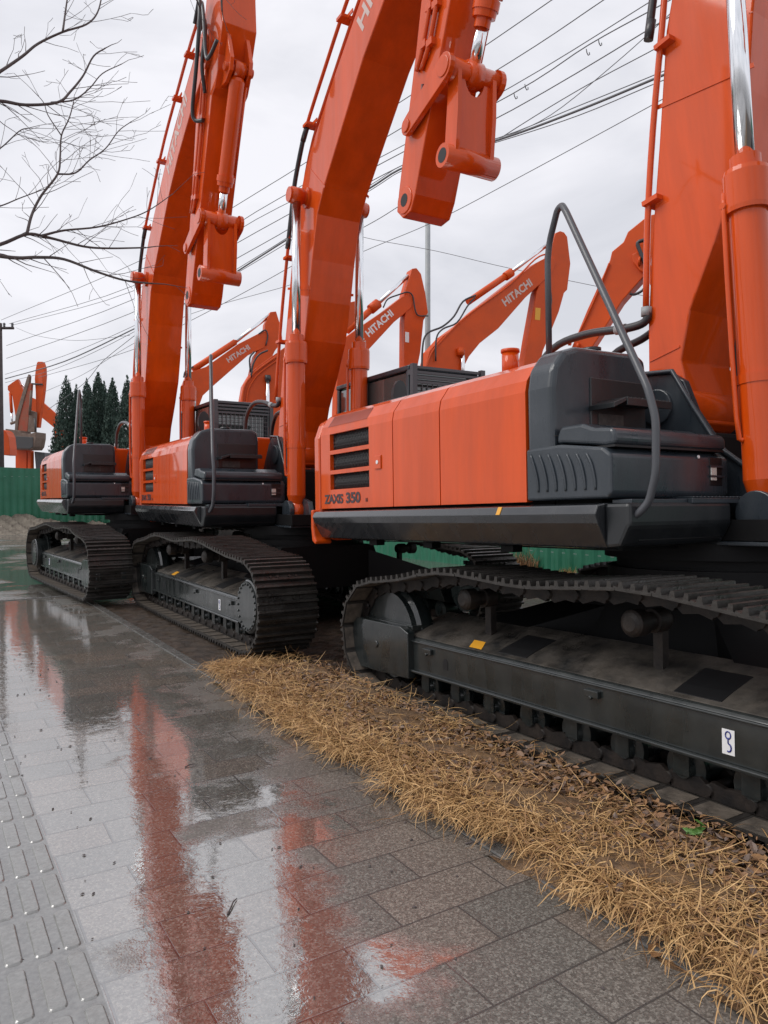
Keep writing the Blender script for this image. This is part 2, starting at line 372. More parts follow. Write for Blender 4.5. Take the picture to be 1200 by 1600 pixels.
FOOT = (.18, 2.05)
PIV = (-3.70, 7.28)
TIP = (-2.76, 4.30)
def build_excavator():
    root = empty('excavator')
    G, K, D, O = M['grey'], M['black'], M['deep'], M['orange']
    tracks = [build_track(root, -1), build_track(root, 1)]
    # undercarriage centre
    m = MB()
    m.prism([(-.80, .42), (.80, .42), (.62, .92), (-.62, .92)], -.75, .75, 'y')
    for s in (-1, 1):
        for t in (-1, 1):
            m.add([(s * .5, t * .25, .45), (s * .5, t * .7, .45), (s * 1.12, t * 1.35, .34), (s * 1.12, t * .85, .34),
                   (s * .5, t * .25, .88), (s * .5, t * .7, .88), (s * 1.12, t * 1.35, .62), (s * 1.12, t * .85, .62)],
                  [(0, 1, 2, 3), (4, 7, 6, 5), (0, 4, 5, 1), (1, 5, 6, 2), (2, 6, 7, 3), (3, 7, 4, 0)])
    m.build('undercarriage_frame', D, root)
    m = MB(); m._lathe(Vector((0, 0, .90)), Vector((0, 0, 1.16)), [(0, 0), (0, .72), (.35, .72), (.35, .66), (.6, .66), (.6, .74), (1, .74), (1, 0)], 40, 0)
    m.build('slewing_ring', D, root)
    # upper frame deck
    m = MB(); m.box(-1.40, 1.45, -.30, 3.0, 1.20, 1.36); m.box(-.62, .62, -.95, -.30, 1.18, 1.30); m.box(-1.38, -.64, -.46, -.32, 1.20, 1.38)
    m.box(-1.2, 1.2, -.2, 2.9, 1.13, 1.20)
    m.box(-1.36, -.66, -.2, .15, 1.36, 1.50); m.box(-1.36, -.66, .16, 2.9, 1.36, 2.05)
    deck = m.build('upper_frame', D, root)
    for y in (.6, 1.5, 2.3):
        m = MB(); m.box(-1.3, -1.22, y, y + .12, 1.10, 1.14); m.build('deck_bracket', D, deck)
    # side skirt : black beam with a bright upper bevel
    m = MB(); m.prism([(-1.38, 1.15), (-1.48, 1.16), (-1.555, 1.295), (-1.575, 1.345), (-1.552, 1.392), (-1.50, 1.402), (-1.40, 1.405)], -.34, 2.96, 'y')
    m.prism([(-1.555, .0), (-1.50, .0)], 0, 0, 'y') if False else None
    sk = m.build('side_skirt', M['skirt'], root, bevel=.008)
    m = MB(); m.prism([(-1.5555, 1.393), (-1.5785, 1.346), (-1.575, 1.345), (-1.552, 1.392)], .41, .445, 'y')
    m.build('caution_label', M['yellow'], sk)
    # counterweight
    m = MB()
    plan = [(-1.50, 2.95)] + [(-1.50 + .28 * (1 - math.cos(a)), 2.97 + .30 * math.sin(a)) for a in [i * math.pi / 2 / 5 for i in range(1, 6)]] + [(-.8, 3.42), (-.3, 3.50), (.3, 3.50), (.8, 3.42)] + \
        [(1.50 - .28 * (1 - math.cos(a)), 2.97 + .30 * math.sin(a)) for a in [i * math.pi / 2 / 5 for i in range(5, 0, -1)]] + [(1.50, 2.95)]
    lev = [(1.13, .16), (1.20, .06), (1.32, .0), (2.06, .0), (2.20, .05), (2.27, .16)]
    vs = []
    for z, ins in lev:
        for (x, y) in plan:
            sx = (1 - ins / 1.5); yy = 2.95 + (y - 2.95) * (1 - ins * 1.2); vs.append((x * sx if y > 2.951 or True else x, yy, z))
    n = len(plan); fs = []
    for l in range(len(lev) - 1):
        for i in range(n - 1): fs.append((l * n + i + 1, l * n + i, (l + 1) * n + i, (l + 1) * n + i + 1))
        fs.append((l * n, l * n + n - 1, (l + 1) * n + n - 1, (l + 1) * n))
    fs.append(list(range(n))); fs.append([(len(lev) - 1) * n + i for i in range(n)][::-1])
    m.add(vs, fs); m.build('counterweight', O, root, bevel=.02)
    # curved orange rim that wraps below the skirt end
    m = MB(); m.prism([(2.962, 1.41), (2.962, 1.25), (2.945, 1.17), (2.91, 1.125), (2.93, 1.10), (2.99, 1.13), (3.01, 1.25), (3.01, 1.41)], -1.565, -1.40, 'x')
    m.build('counterweight_lip', O, root, bevel=.012)
    # side doors : x section
    def sec(xo):   # outer profile (x,z)
        return [(-1.485, 1.42), (-1.49, 1.5), (-1.49, 2.08), (-1.475, 2.15), (-1.405, 2.245), (-1.33, 2.285)]
    S = sec(0)
    def door(name, y0, y1, holes=(), extra=None):
        m = MB(); t = .03
        ys = sorted({y0, y1} | {h[0] for h in holes} | {h[1] for h in holes})
        zs = sorted({1.42, 2.08} | {h[2] for h in holes} | {h[3] for h in holes})
        def hole(a, b): return any(h[0] <= a < h[1] and h[2] <= b < h[3] for h in holes)
        for i in range(len(ys) - 1):
            for j in range(len(zs) - 1):
                if hole(ys[i], zs[j]): continue
                a, b, c, d = ys[i], ys[i + 1], zs[j], zs[j + 1]
                m.add([(-1.49, a, c), (-1.49, b, c), (-1.49, b, d), (-1.49, a, d)], [(3, 2, 1, 0)])
        for (a, b, c, d) in holes:
            x0, x1 = -1.49, -1.45
            m.add([(x0, a, c), (x0, b, c), (x0, b, d), (x0, a, d), (x1, a, c), (x1, b, c), (x1, b, d), (x1, a, d)],
                  [(0, 1, 5, 4), (1, 2, 6, 5), (2, 3, 7, 6), (3, 0, 4, 7)])
        # upper curved part + top + end returns
        up = S[2:] + [(-1.33, 2.255), (-1.40, 2.21), (-1.445, 2.13), (-1.455, 2.08)]
        m.prism(up, y0, y1, 'y')
        for yy, d_ in ((y0, 1), (y1, -1)):
            m.add([(-1.49, yy, 1.42), (-1.49, yy, 2.08), (-1.44, yy, 2.08), (-1.44, yy, 1.42)], [(0, 1, 2, 3) if d_ > 0 else (3, 2, 1, 0)])
        m.add([(-1.49, y0, 1.42), (-1.49, y1, 1.42), (-1.44, y1, 1.42), (-1.44, y0, 1.42)], [(0, 1, 2, 3)])
        return m.build(name, O, root, bevel=0)
    door('side_door', .262, 1.122)
    door('side_door', 1.134, 1.728)
    H = [(2.09, 2.76, 1.995, 2.145 - .065), (2.09, 2.76, 1.815, 1.955), (2.09, 2.76, 1.625, 1.770)]
    H = [(2.09, 2.76, 1.93, 2.075), (2.09, 2.76, 1.755, 1.895), (2.09, 2.76, 1.585, 1.720)]
    dr = door('louvre_door', 1.740, 2.935, H)
    for (a, b, c, d) in H:
        m = MB(); m.box(-1.452, -1.448, a, b, c, d)
        g = m.build('grille', M['mesh_dark'], dr)
        m = MB(); k = 26
        w = (b - a) / k
        for i in range(k * 2):
            ya = a + w * i / 2
            for sgn in (1, -1):
                ya2 = ya + sgn * (d - c) * .55
                p, q = (ya, c), (ya2, d)
                if ya2 > b or ya2 < a: continue
                if i % 2: continue
                m.tube([(-1.456, p[0], p[1]), (-1.456, q[0], q[1])], .0032, 4)
        for zz in (c + (d - c) * .28, c + (d - c) * .5): m.box(-1.4535, -1.4525, a, b, zz - .008, zz + .008)
        m.build('grille_wire', M['mesh_bar'], g)
    m = MB()                                                        # vent slots on the shoulder
    for i in range(19):
        y = 2.14 + i * .036
        p0, p1 = Vector((-1.4785, 0, 2.140)), Vector((-1.4075, 0, 2.240)); nrm = Vector((-.82, 0, .57))
        for q in ():
            pass
        a = p0 + nrm * .004; b = p1 + nrm * .004
        m.add([(a.x, y, a.z), (b.x, y, b.z), (b.x, y + .016, b.z), (a.x, y + .016, a.z)], [(0, 1, 2, 3)])
    m.build('vent_slots', M['maroon'], dr)
    m = MB(); m.box(-1.502, -1.49, 1.90, 1.99, 1.72, 1.83); lt = m.build('door_latch', O, dr, bevel=.01)
    m = MB(); m.cyl((-1.502, 1.945, 1.775), (-1.507, 1.945, 1.775), .016, 12); m.build('latch_lock', M['white'], lt)
    text_obj('model_lettering', 'ZAXIS', .108, .0015, M['dletter'], dr, basis((-1.4925, 2.865, 1.466), (0, -1, 0), (0, 0, 1)) @ Matrix.Diagonal((1.28, 1, 1, 1)), bold=.030, space=.86)
    text_obj('model_lettering', '350', .120, .0015, M['dletter'], dr, basis((-1.4925, 2.480, 1.466), (0, -1, 0), (0, 0, 1)) @ Matrix.Diagonal((1.42, 1, 1, 1)), bold=.034, space=.95)
    text_obj('model_lettering', 'H', .045, .0015, M['dletter'], dr, basis((-1.4925, 2.150, 1.466), (0, -1, 0), (0, 0, 1)), bold=.02)
    # hood tops
    m = MB(); m.prism([(-1.328, 2.24), (-1.328, 2.288), (-1.10, 2.312), (-.60, 2.318), (-.58, 2.24)], .26, 2.93, 'y')
    hood = m.build('hood_top', O, root, bevel=.01)
    m = MB(); m.box(-.58, .45, .9, 2.93, 1.36, 2.33); m.build('engine_hood', O, root, bevel=.03)
    m = MB(); m.box(-1.15, -.72, 1.5, 2.5, 2.318, 2.345); m.build('hood_hatch', K, hood, bevel=.01)
    m = MB(); m.cyl((-1.03, .90, 2.31), (-1.03, .90, 2.49), .060, 20); m.cyl((-1.03, .90, 2.488), (-1.03, .90, 2.51), .067, 20)
    m.build('exhaust_stack', O, hood)
    m = MB(); m.box(-1.16, -.88, .78, 1.1, 2.312, 2.335); m.build('exhaust_base', O, hood, bevel=.008)
    # fuel tank (tall dark front box)
    m = MB()
    body = [(-1.488, 1.44), (-1.492, 2.08), (-1.47, 2.20), (-1.39, 2.30), (-1.28, 2.335), (-.74, 2.345), (-.665, 2.31), (-.655, 2.2), (-.655, 1.44)]
    m.prism(body, .04, .255, 'y')
    ft = m.build('fuel_tank', G, root, bevel=.035, seg=4)
    m = MB(); m.box(-1.18, -.69, .031, .045, 1.86, 2.16); m.build('tank_panel', K, ft, bevel=.006)
    m = MB(); m.prism([(-1.19, 1.955), (-1.08, 2.0), (-.68, 2.0), (-.68, 2.018), (-1.09, 2.018), (-1.19, 1.985)], -.15, .04, 'y')
    m.prism([(-.155, 1.975), (-.155, 2.019), (-.14, 2.019), (-.14, 1.975)], -1.08, -.68, 'x')
    for i in range(12): m.box(-1.07 + i * .033, -1.058 + i * .033, -.15, .03, 2.0185, 2.026)
    m.build('tank_step', K, ft, bevel=.003)
    m = MB(); m.box(-1.12, -.90, .0265, .0305, 1.87, 1.945); m.box(-1.478, -.68, .0375, .0398, 1.795, 1.800); m.build('tank_kick_plate', M['scuff'], ft)
    m = MB(); m.cyl((-1.05, .14, 2.34), (-1.05, .14, 2.365), .06, 20); m.build('filler_cap', K, ft)
    # lower tool box with lid, ribs, lamp
    m = MB()
    m.prism([(.255, 1.425), (.255, 1.735), (-.02, 1.74), (-.22, 1.715), (-.33, 1.70), (-.385, 1.66), (-.385, 1.45), (-.36, 1.425)], -1.497, -.47, 'x')
    tb = m.build('tool_box', G, root, bevel=.02, seg=3)
    m = MB()
    m.prism([(.03, 1.745), (.03, 1.79), (-.0, 1.845), (-.16, 1.845), (-.24, 1.815), (-.375, 1.80), (-.395, 1.765), (-.39, 1.712), (-.33, 1.708), (-.21, 1.724), (-.02, 1.748)], -1.47, -.50, 'x')
    m.build('tool_box_lid', G, tb, bevel=.022, seg=3)
    m = MB(); m.box(-1.46, -.51, -.383, -.1, 1.700, 1.712); m.build('lid_seal', M['mesh_dark'], tb)
    m = MB()
    for i in range(7):
        y = .215 - i * .072
        m.tube(smooth_path([(-1.497, y, 1.70 - .008 * i * .5), (-1.50, y - .035, 1.62), (-1.50, y - .058, 1.54), (-1.497, y - .062, 1.475)], 4), .009, 6)
    m.build('side_ribs', M['grey'], tb)
    m = MB()
    m.box(-.655, -.535, -.3875, -.382, 1.50, 1.665); lo = m.build('lamp_recess', M['mesh_dark'], tb, bevel=.006)
    m = MB(); m.box(-.65, -.595, -.394, -.3875, 1.53, 1.61); m.build('headlight', M['lamp'], tb, bevel=.008)
    m = MB()
    for z in (1.555, 1.612): m.box(-.66, -.53, -.398, -.39, z - .006, z + .006)
    m.build('lamp_guard', G, tb)
    m = MB(); m.cyl((-.76, -.384, 1.665), (-.76, -.391, 1.665), .010, 10); m.build('lid_bolt', M['white'], tb)
    # steps under the box
    m = MB(); m.box(-1.44, -.98, -.47, -.34, 1.385, 1.42); m.box(-.98, -.42, -.50, -.34, 1.395, 1.425)
    for i in range(16): m.box(-.97 + i * .034, -.955 + i * .034, -.50, -.36, 1.4255, 1.434)
    m.build('front_step', G, root, bevel=.004)
    m = MB(); m.prism([(-.34, 1.16), (-.34, 1.40), (-.50, 1.40), (-.50, 1.28), (-.44, 1.17)], -1.50, -.62, 'x'); m.build('front_apron', K, root, bevel=.02)
    # handrail
    pth = [(-1.15, .40, 2.31), (-1.15, .40, 2.98), (-1.15, .38, 3.09), (-1.19, .27, 3.24), (-1.20, .22, 3.25), (-1.22, .17, 3.19), (-1.42, -.565, 1.98), (-1.42, -.61, 1.82), (-1.42, -.605, 1.55), (-1.42, -.56, 1.40), (-1.44, -.50, 1.335), (-1.44, -.42, 1.32)]
    P = [Vector(p) for p in pth]; out_ = [P[0]]
    for i in range(1, len(P) - 1):
        a, b, c = P[i - 1], P[i], P[i + 1]
        r_ = min(.05, (a - b).length * .4, (c - b).length * .4)
        s0, s1 = b + (a - b).normalized() * r_, b + (c - b).normalized() * r_
        for t in (0, .33, .66, 1): out_.append((s0 * (1 - t) ** 2 + b * 2 * t * (1 - t) + s1 * t * t))
    out_.append(P[-1])
    m = MB(); m.tube(out_, .0205, 12); m.box(-1.20, -1.10, .35, .45, 2.315, 2.335)
    m.build('handrail', M['pipe'], root)
    # boom bracket plates, dark
    for s in (-1, 1):
        m = MB(); x = s * .345
        m.prism([(.75, 1.3), (.62, 1.9), (.42, 2.2), (.30, 2.28), (.10, 2.28), (-.02, 2.20), (-.10, 2.0), (-.30, 1.7), (-.62, 1.50), (-.84, 1.45), (-.90, 1.3), (-.8, 1.16), (-.3, 1.16)], x - .03, x + .03, 'x')
        m.cyl((x - .055, FOOT[0], FOOT[1]), (x + .055, FOOT[0], FOOT[1]), .12, 20)
        m.tube([(x - s * -.05, .30, 2.29), (x - s * -.05, .05, 2.27), (x - s * -.05, -.08, 2.05), (x - s * -.05, -.28, 1.74), (x + s * .05, -.55, 1.54)], .018, 8)
        m.build('boom_bracket', G, root, bevel=.008)
    m = MB(); m.box(-.31, .31, -.15, .8, 1.36, 1.86); m.build('valve_block', D, root, bevel=.03)
    m = MB()
    for s in (-1, 1):
        for q in (-.105, .105):
            x = s * .42 + q
            m.cyl((x - .03, -.60, 1.34), (x + .03, -.60, 1.34), .125, 24)
            m.prism([(-.45, 1.16), (-.48, 1.3), (-.72, 1.3), (-.78, 1.16)], x - .03, x + .03, 'x')
    m.box(-.62, .62, -.90, -.3, 1.15, 1.175)
    m.build('cylinder_mount', G, root, bevel=.006)

    # ---------------- boom
    prof = [(.05, 1.93), (.12, 1.89), (.22, 1.885), (.31, 1.95), (.345, 2.05), (.33, 2.3), (.27, 2.7), (.15, 3.25), (-.01, 3.88), (-.18, 4.6), (-.40, 5.15), (-.52, 5.36), (-.75, 5.62),
            (-1.30, 6.10), (-1.98, 6.62), (-2.7, 7.05), (-3.35, 7.40), (-3.55, 7.50), (-3.75, 7.51), (-3.88, 7.43), (-3.93, 7.28), (-3.87, 7.12), (-3.72, 7.02), (-3.2, 6.78), (-2.5, 6.36), (-2.02, 5.99), (-1.47, 5.43),
            (-1.08, 5.03), (-.90, 4.78), (-.76, 4.3), (-.66, 3.85), (-.52, 3.4), (-.30, 3.02), (-.06, 2.66), (.06, 2.35), (.04, 2.1)]
    hw = .28
    m = MB(); m.prism(prof, -hw, hw, 'x'); boom = m.build('boom', O, root, bevel=.012)
    # edge flanges standing proud of the side plates: weld seam strips
    for x in (-hw - .006, hw):
        for q in ([(.28, 2.42), (.30, 2.42), (.05, 2.455), (.05, 2.44)], [(-.02, 4.12), (-.02, 4.15), (-.72, 3.98), (-.72, 3.95)], [(-.62, 5.45), (-.60, 5.47), (-1.12, 5.02), (-1.10, 5.0)]):
            m = MB(); m.prism(q, x, x + .006, 'x'); m.build('weld_seam', O, boom)
    m = MB(); m.box(-hw, hw, -.757, -.735, 4.29, 4.30); m.build('weld_seam', O, boom)
    m = MB(); m.cyl((-.33, FOOT[0], FOOT[1]), (.33, FOOT[0], FOOT[1]), .165, 28); m.build('boom_foot', O, boom, bevel=.01)
    m = MB(); m.lathe((-.52, -.62, 5.06), (.52, -.62, 5.06), [(0, 0), (0, .085), (.06, .09), (.06, .075), (.20, .075), (.205, .12), (.26, .12), (.26, .1), (.74, .1), (.74, .12), (.795, .12), (.80, .075), (.94, .075), (.94, .09), (1, .085), (1, 0)], 24)
    m.build('cylinder_pin', O, boom)
    m = MB(); m.lathe((-.34, *PIV), (.34, *PIV), [(0, 0), (0, .10), (.04, .12), (.04, .17), (.11, .17), (.11, .12), (.89, .12), (.89, .17), (.96, .17), (.96, .12), (1, .1), (1, 0)], 24)
    m.build('arm_pin', O, boom)
    d = Vector((0, -(-1.15 + 3.3), 7.25 - 5.92)).normalized()
    bd = Vector((0, -1.55, 1.13)).normalized(); up = Vector((0, .59, .81))
    text_obj('boom_lettering', 'HITACHI', .30, .001, M['letter'], boom, basis((-hw - .0015, -2.0, 6.26), bd, up), bold=.03, space=1.02)
    # boom cylinders
    for s in (-1, 1):
        x = s * .42; p, q = Vector((x, -.60, 1.34)), Vector((x, -.62, 5.06)); u = (q - p)
        m = MB(); L_ = u.length
        m.lathe(p, q, [(.02, .0), (.02, .08), (.05, .11), (.07, .108), (.20, .108), (.20, .114), (.215, .114), (.215, .105), (.47, .105), (.47, .128), (.477, .132), (.53, .132), (.537, .126), (.537, .088), (.56, .086), (.56, .0)], 28)
        m.cyl(p + Vector((-.07, 0, 0)), p + Vector((.07, 0, 0)), .115, 24)
        cy = m.build('boom_cylinder', O, root)
        m = MB(); m.cyl(p + u * .55, p + u * .985, .053, 20); m.build('cylinder_rod', M['chrome'], cy)
        m = MB(); m.tube(smooth_path([p + Vector((-.09, .055, 1.86)), p + Vector((-.115, .07, 1.76)), p + Vector((-.115, .07, .55)), p + Vector((-.09, .05, .42))], 3), .015, 8)
        m.tube([p + Vector((-.13, .07, 1.80)), p + Vector((-.02, .07, 1.80))], .02, 8)
        m.build('cylinder_pipe', O, cy)
        m = MB(); m.cyl(q - Vector((.075, 0, 0)), q + Vector((.075, 0, 0)), .095, 20); m.build('rod_eye', O, cy)
    # pipes down the back of the boom on the -x side
    m = MB()
    backs = [(.31, 2.75), (.20, 3.35), (.06, 3.95), (-.12, 4.6), (-.32, 5.28), (-.62, 5.78), (-1.2, 6.28), (-1.9, 6.82), (-2.6, 7.22), (-3.2, 7.55), (-3.55, 7.70)]
    m = MB()
    for k, (dx, off) in enumerate(((-.30, .05), (-.20, -.01), (.22, .0))):
        m.tube(smooth_path([(dx, a + off, b + off * .6) for a, b in backs], 3), .022, 8)
    pp = m.build('boom_pipes', O, boom)
    for (a, b) in ((.16, 3.5), (-.10, 4.5), (-.72, 5.88), (-1.62, 6.62), (-2.5, 7.18), (-3.1, 7.5)):
        m = MB(); m.box(-.345, -.17, a - .04, a + .085, b - .014, b + .018); m.box(-.275, -.265, a - .16, a + .03, b - .022, b + .016); m.build('pipe_clamp', O, pp)
    m = MB()
    m.tube(smooth_path([(-.30, .25, 2.80), (-.30, .27, 2.71), (-.31, .42, 2.71), (-.32, .80, 2.80), (-.34, 1.12, 2.80), (-.36, 1.34, 2.62), (-.36, 1.42, 2.2)], 5), .030, 10); m.build('hydraulic_hose', M['rubber'], boom)
    for a, b in (((-.30, .252, 2.80), (-.30, .262, 2.74)), ((-.31, .44, 2.713), (-.313, .52, 2.733)), ((-.36, 1.40, 2.45), (-.36, 1.42, 2.36))):
        m = MB(); m.cyl(a, b, .037, 12); m.build('hose_fitting', M['pole'], boom)
    m = MB(); m.tube(smooth_path([(-.20, .28, 2.66), (-.18, .42, 2.64), (-.16, .70, 2.62), (-.15, .88, 2.44), (-.15, .94, 2.1)], 5), .028, 10); m.build('hydraulic_hose', M['rubber'], boom)
    m = MB(); m.tube(smooth_path([(-.30, a + .05, b + .03) for a, b in ((-.11, 4.62), (-.22, 4.95), (-.32, 5.28), (-.45, 5.52), (-.62, 5.78))], 3), .029, 10)
    m.cyl((-.30, -.055, 4.62), (-.30, -.10, 4.74), .033, 10); m.cyl((-.30, -.54, 5.76), (-.30, -.66, 5.88), .033, 10)
    m.build('hydraulic_hose', M['rubber'], boom)
    # ---------------- arm cylinder on boom top
    p, q = Vector((0, -.78, 6.0)), Vector((0, -3.30, 8.20)); u = q - p
    m = MB(); m.lathe(p, q, [(0, 0), (0, .1), (.02, .105), (.50, .105), (.50, .125), (.57, .125), (.57, .085), (.59, .085), (.59, 0)], 24)
    m.prism([(-.62, 5.45), (-.95, 5.75), (-.86, 6.08), (-.72, 6.06)], -.16, .16, 'x')
    ac = m.build('arm_cylinder', O, root)
    m = MB(); m.cyl(p + u * .58, q, .055, 16); m.build('cylinder_rod', M['chrome'], ac)
    # ---------------- arm
    ax = Vector((0, PIV[0] - TIP[0], PIV[1] - TIP[1])); La = ax.length; a_ = ax / La; f_ = Vector((0, -a_.z, a_.y))   # forward normal
    if f_.y > 0: f_ = -f_
    def A(s_, t_): v = Vector((0, TIP[0], TIP[1])) + a_ * s_ + f_ * t_; return (v.y, v.z)
    aprof = [A(-.10, -.13), A(-.16, 0), A(-.10, .13), A(.05, .17), A(.8, .21), A(1.9, .29), A(2.55, .33), A(2.62, .42), A(2.80, .48), A(3.0, .46), A(3.35, .52), A(3.9, .30), A(4.15, .12), A(4.22, -.02), A(4.12, -.22), A(3.95, -.26), A(3.5, -.28),
             A(3.2, -.28), A(2.9, -.33), A(2.4, -.31), A(1.3, -.21), A(.1, -.15)]
    aw = .225
    m = MB(); m.prism(aprof, -aw, aw, 'x'); arm = m.build('arm', O, root, bevel=.01)
    m = MB()
    tw = Vector((0, TIP[0], TIP[1]))
    m.cyl(tw + Vector((-.236, 0, 0)), tw + Vector((.236, 0, 0)), .125, 26); tb_ = m.build('bucket_pin_boss', O, arm, bevel=.008)
    m = MB(); m.cyl(tw + Vector((-.2385, 0, 0)), tw + Vector((.2385, 0, 0)), .06, 20); m.build('pin_hole', M['mesh_dark'], tb_)
    # side pipes on the arm
    m = MB()
    for t_, k in ((.02, 0), (.13, 1)):
        m.tube(smooth_path([(-aw - .03, *A(2.9, t_ - .05)), (-aw - .03, *A(2.0, t_ - .03)), (-aw - .03, *A(1.35, t_ - .05)), (-aw - .02, *A(1.1, t_ - .12 - .03 * k))], 4), .022, 8)
        for s_ in (1.3, 1.6, 2.3): m.box(-aw - .05, -aw, A(s_, t_ - .04)[0] - .045, A(s_, t_ - .04)[0] + .045, A(s_, t_ - .04)[1] - .03, A(s_, t_ - .04)[1] + .03)
    m.build('arm_pipes', O, arm)
    m = MB(); m.tube([(-aw - .004, *A(.80, .06)), (-aw - .004, *A(.98, .02))], .018, 6); m.build('arm_slot', M['maroon'], arm)
    # hoses at the boom tip
    m = MB(); X0 = -.34
    m.tube(smooth_path([(X0, -3.50, 7.68), (X0, -3.66, 7.86), (X0 - .03, -3.80, 7.86), (X0 - .05, -3.86, 7.5), (X0 - .05, -3.70, 6.95), (X0 - .04, -3.52, 6.55), (X0, -3.50, 6.42), (-.27, -3.62, 6.38)], 6), .026, 10)
    m.tube(smooth_path([(X0 + .03, -3.55, 7.62), (X0, -3.78, 7.80), (X0 - .02, -3.94, 7.5), (X0 - .02, -4.02, 7.0), (X0, -4.12, 6.95), (X0 + .05, -4.25, 7.1)], 6), .024, 10)
    m.tube(smooth_path([(X0 + .06, -3.55, 7.60), (X0 + .04, -3.75, 7.62), (X0 + .02, -3.88, 7.4), (X0, -3.80, 7.0), (-.27, -3.70, 6.7)], 6), .024, 10)
    m.build('boom_tip_hoses', M['rubber'], arm)
    # linkage
    LP = Vector((0, -2.90, 4.92)); CT = Vector((0, -3.50, 5.16)); LT = Vector((0, -3.46, 4.43))
    for s in (-1, 1):
        m = MB(); x = s * .275; dlk = (CT - LP).normalized(); nn = Vector((0, -dlk.z, dlk.y))
        def L(p_, r_, a0, a1): 
            base = math.degrees(math.atan2(dlk.z, dlk.y)); return [(p_.y + r_ * math.cos(R(base + a)), p_.z + r_ * math.sin(R(base + a))) for a in [a0 + (a1 - a0) * i / 8 for i in range(9)]]
        pr = L(LP, .085, 90, 270) + L(CT, .115, -90, 90)
        m.prism(pr, x - .025, x + .025, 'x')
        m.cyl(LP + Vector((x - .04, 0, 0)), LP + Vector((x + .04, 0, 0)), .06, 18); m.cyl(CT + Vector((x - .035, 0, 0)), CT + Vector((x + .035, 0, 0)), .085, 20)
        m.build('link_arm', O, root, bevel=.005)
    m = MB(); m.cyl(CT + Vector((-.30, 0, 0)), CT + Vector((.30, 0, 0)), .095, 26)
    m.cyl(CT + Vector((-.07, 0, 0)), CT + Vector((.07, 0, 0)), .115, 26); m.cyl(LT + Vector((-.28, 0, 0)), LT + Vector((.28, 0, 0)), .10, 26)
    for s in (-1, 1):
        x = s * .185; m.prism([(CT.y + .05, CT.z), (CT.y - .09, CT.z), (CT.y - .085, (CT.z + LT.z) / 2), (LT.y - .09, LT.z), (LT.y + .08, LT.z)], x - .02, x + .02, 'x')
    n = 10                                                         # web plate with the round cut-out at its top
    wz0, wz1 = LT.z + .05, CT.z - .04; yc0, yc1 = LT.y - .02, CT.y - .01
    arc = [(.105 * math.cos(math.pi + math.pi * i / n), wz1 - .0 + .16 * math.sin(math.pi + math.pi * i / n)) for i in range(n + 1)]
    left = [(-.165, wz0), (-.165, wz1)] + arc + [(.165, wz1), (.165, wz0)]
    vs = [(x, yc0 + (yc1 - yc0) * (z - wz0) / (wz1 - wz0) - .04, z) for x, z in left] + [(x, yc0 + (yc1 - yc0) * (z - wz0) / (wz1 - wz0) + .0, z) for x, z in left]
    k = len(left); half = []
    for off, rev in ((0, False), (k, True)):
        # split into simple quads: left part, right part and strip below the cut-out
        idx = list(range(k))
        a1 = [idx[0], idx[1]] + idx[2:2 + n // 2 + 1]; b1 = idx[2 + n // 2:2 + n + 1] + [idx[-2], idx[-1]]
        for poly in (a1 + [idx[-1]] if False else a1, b1, [idx[0], idx[2 + n // 2], idx[-1]]):
            pl = [i + off for i in poly]; half.append(pl[::-1] if rev else pl)
    m.add(vs, half + [(i, k + i, k + (i + 1) % k, (i + 1) % k) for i in range(k)])
    bl = m.build('bucket_link', O, root)
    m = MB(); m.cyl(LT + Vector((-.2825, 0, 0)), LT + Vector((.2825, 0, 0)), .062, 20); m.build('pin_hole', M['mesh_dark'], bl)
    BM = Vector((0, A(2.85, .62)[0], A(2.85, .62)[1]))
    m = MB(); u = BM - CT
    m.lathe(CT, BM, [(.20, 0), (.20, .07), (.24, .07), (.24, .10), (.27, .105), (.27, .115), (.31, .115), (.31, .098), (.93, .098), (.95, .08), (.96, 0)], 26)
    m.cyl(BM + Vector((-.07, 0, 0)), BM + Vector((.07, 0, 0)), .10, 22)
    m.tube([CT + u * .32 + Vector((.115, -.03, 0)), CT + u * .9 + Vector((.115, -.03, 0))], .016, 8)
    bc = m.build('bucket_cylinder', O, root)
    m = MB(); m.cyl(CT + u * .05, CT + u * .22, .055, 18); m.build('cylinder_rod', M['chrome'], bc)
    m = MB()
    for s in (-1, 1): m.prism([A(2.6, .25), A(2.68, .60), A(2.80, .73), A(2.95, .72), A(3.25, .50), A(3.25, .3)], s * .125 - .025, s * .125 + .025, 'x')
    m.cyl(BM + Vector((-.19, 0, 0)), BM + Vector((.19, 0, 0)), .055, 16)
    m.build('cylinder_lug', O, arm, bevel=.006)
    # ---------------- cab
    cabx0, cabx1, cy0, cy1, cz0, cz1 = .52, 1.48, -1.62, .22, 1.38, 3.0
    m = MB()
    for (x, y) in ((cabx0, cy0), (cabx1 - .07, cy0), (cabx0, cy1 - .07), (cabx1 - .07, cy1 - .07), (cabx0, -.55), (cabx1 - .07, -.55)): m.box(x, x + .07, y, y + .07, cz0, cz1 - .06)
    m.box(cabx0 - .01, cabx1 + .01, cy0 - .01, cy1 + .01, cz1 - .06, cz1); m.box(cabx0, cabx1, cy0, cy1, cz0 - .2, cz0 + .35)
    m.box(cabx0, cabx1, cy0 - .005, cy0 + .07, 2.3, 2.36)
    cab = m.build('cab', G, root, bevel=.015)
    m = MB(); m.box(cabx0 + .1, cabx1 - .1, cy1 - .06, cy1 - .03, cz0 + .4, cz1 - .1)
    m.box(cabx0 + .02, cabx0 + .03, cy0 + .08, -.56, cz0 + .36, cz1 - .08); m.box(cabx0 + .02, cabx0 + .03, -.47, cy1 - .08, cz0 + .36, cz1 - .08)
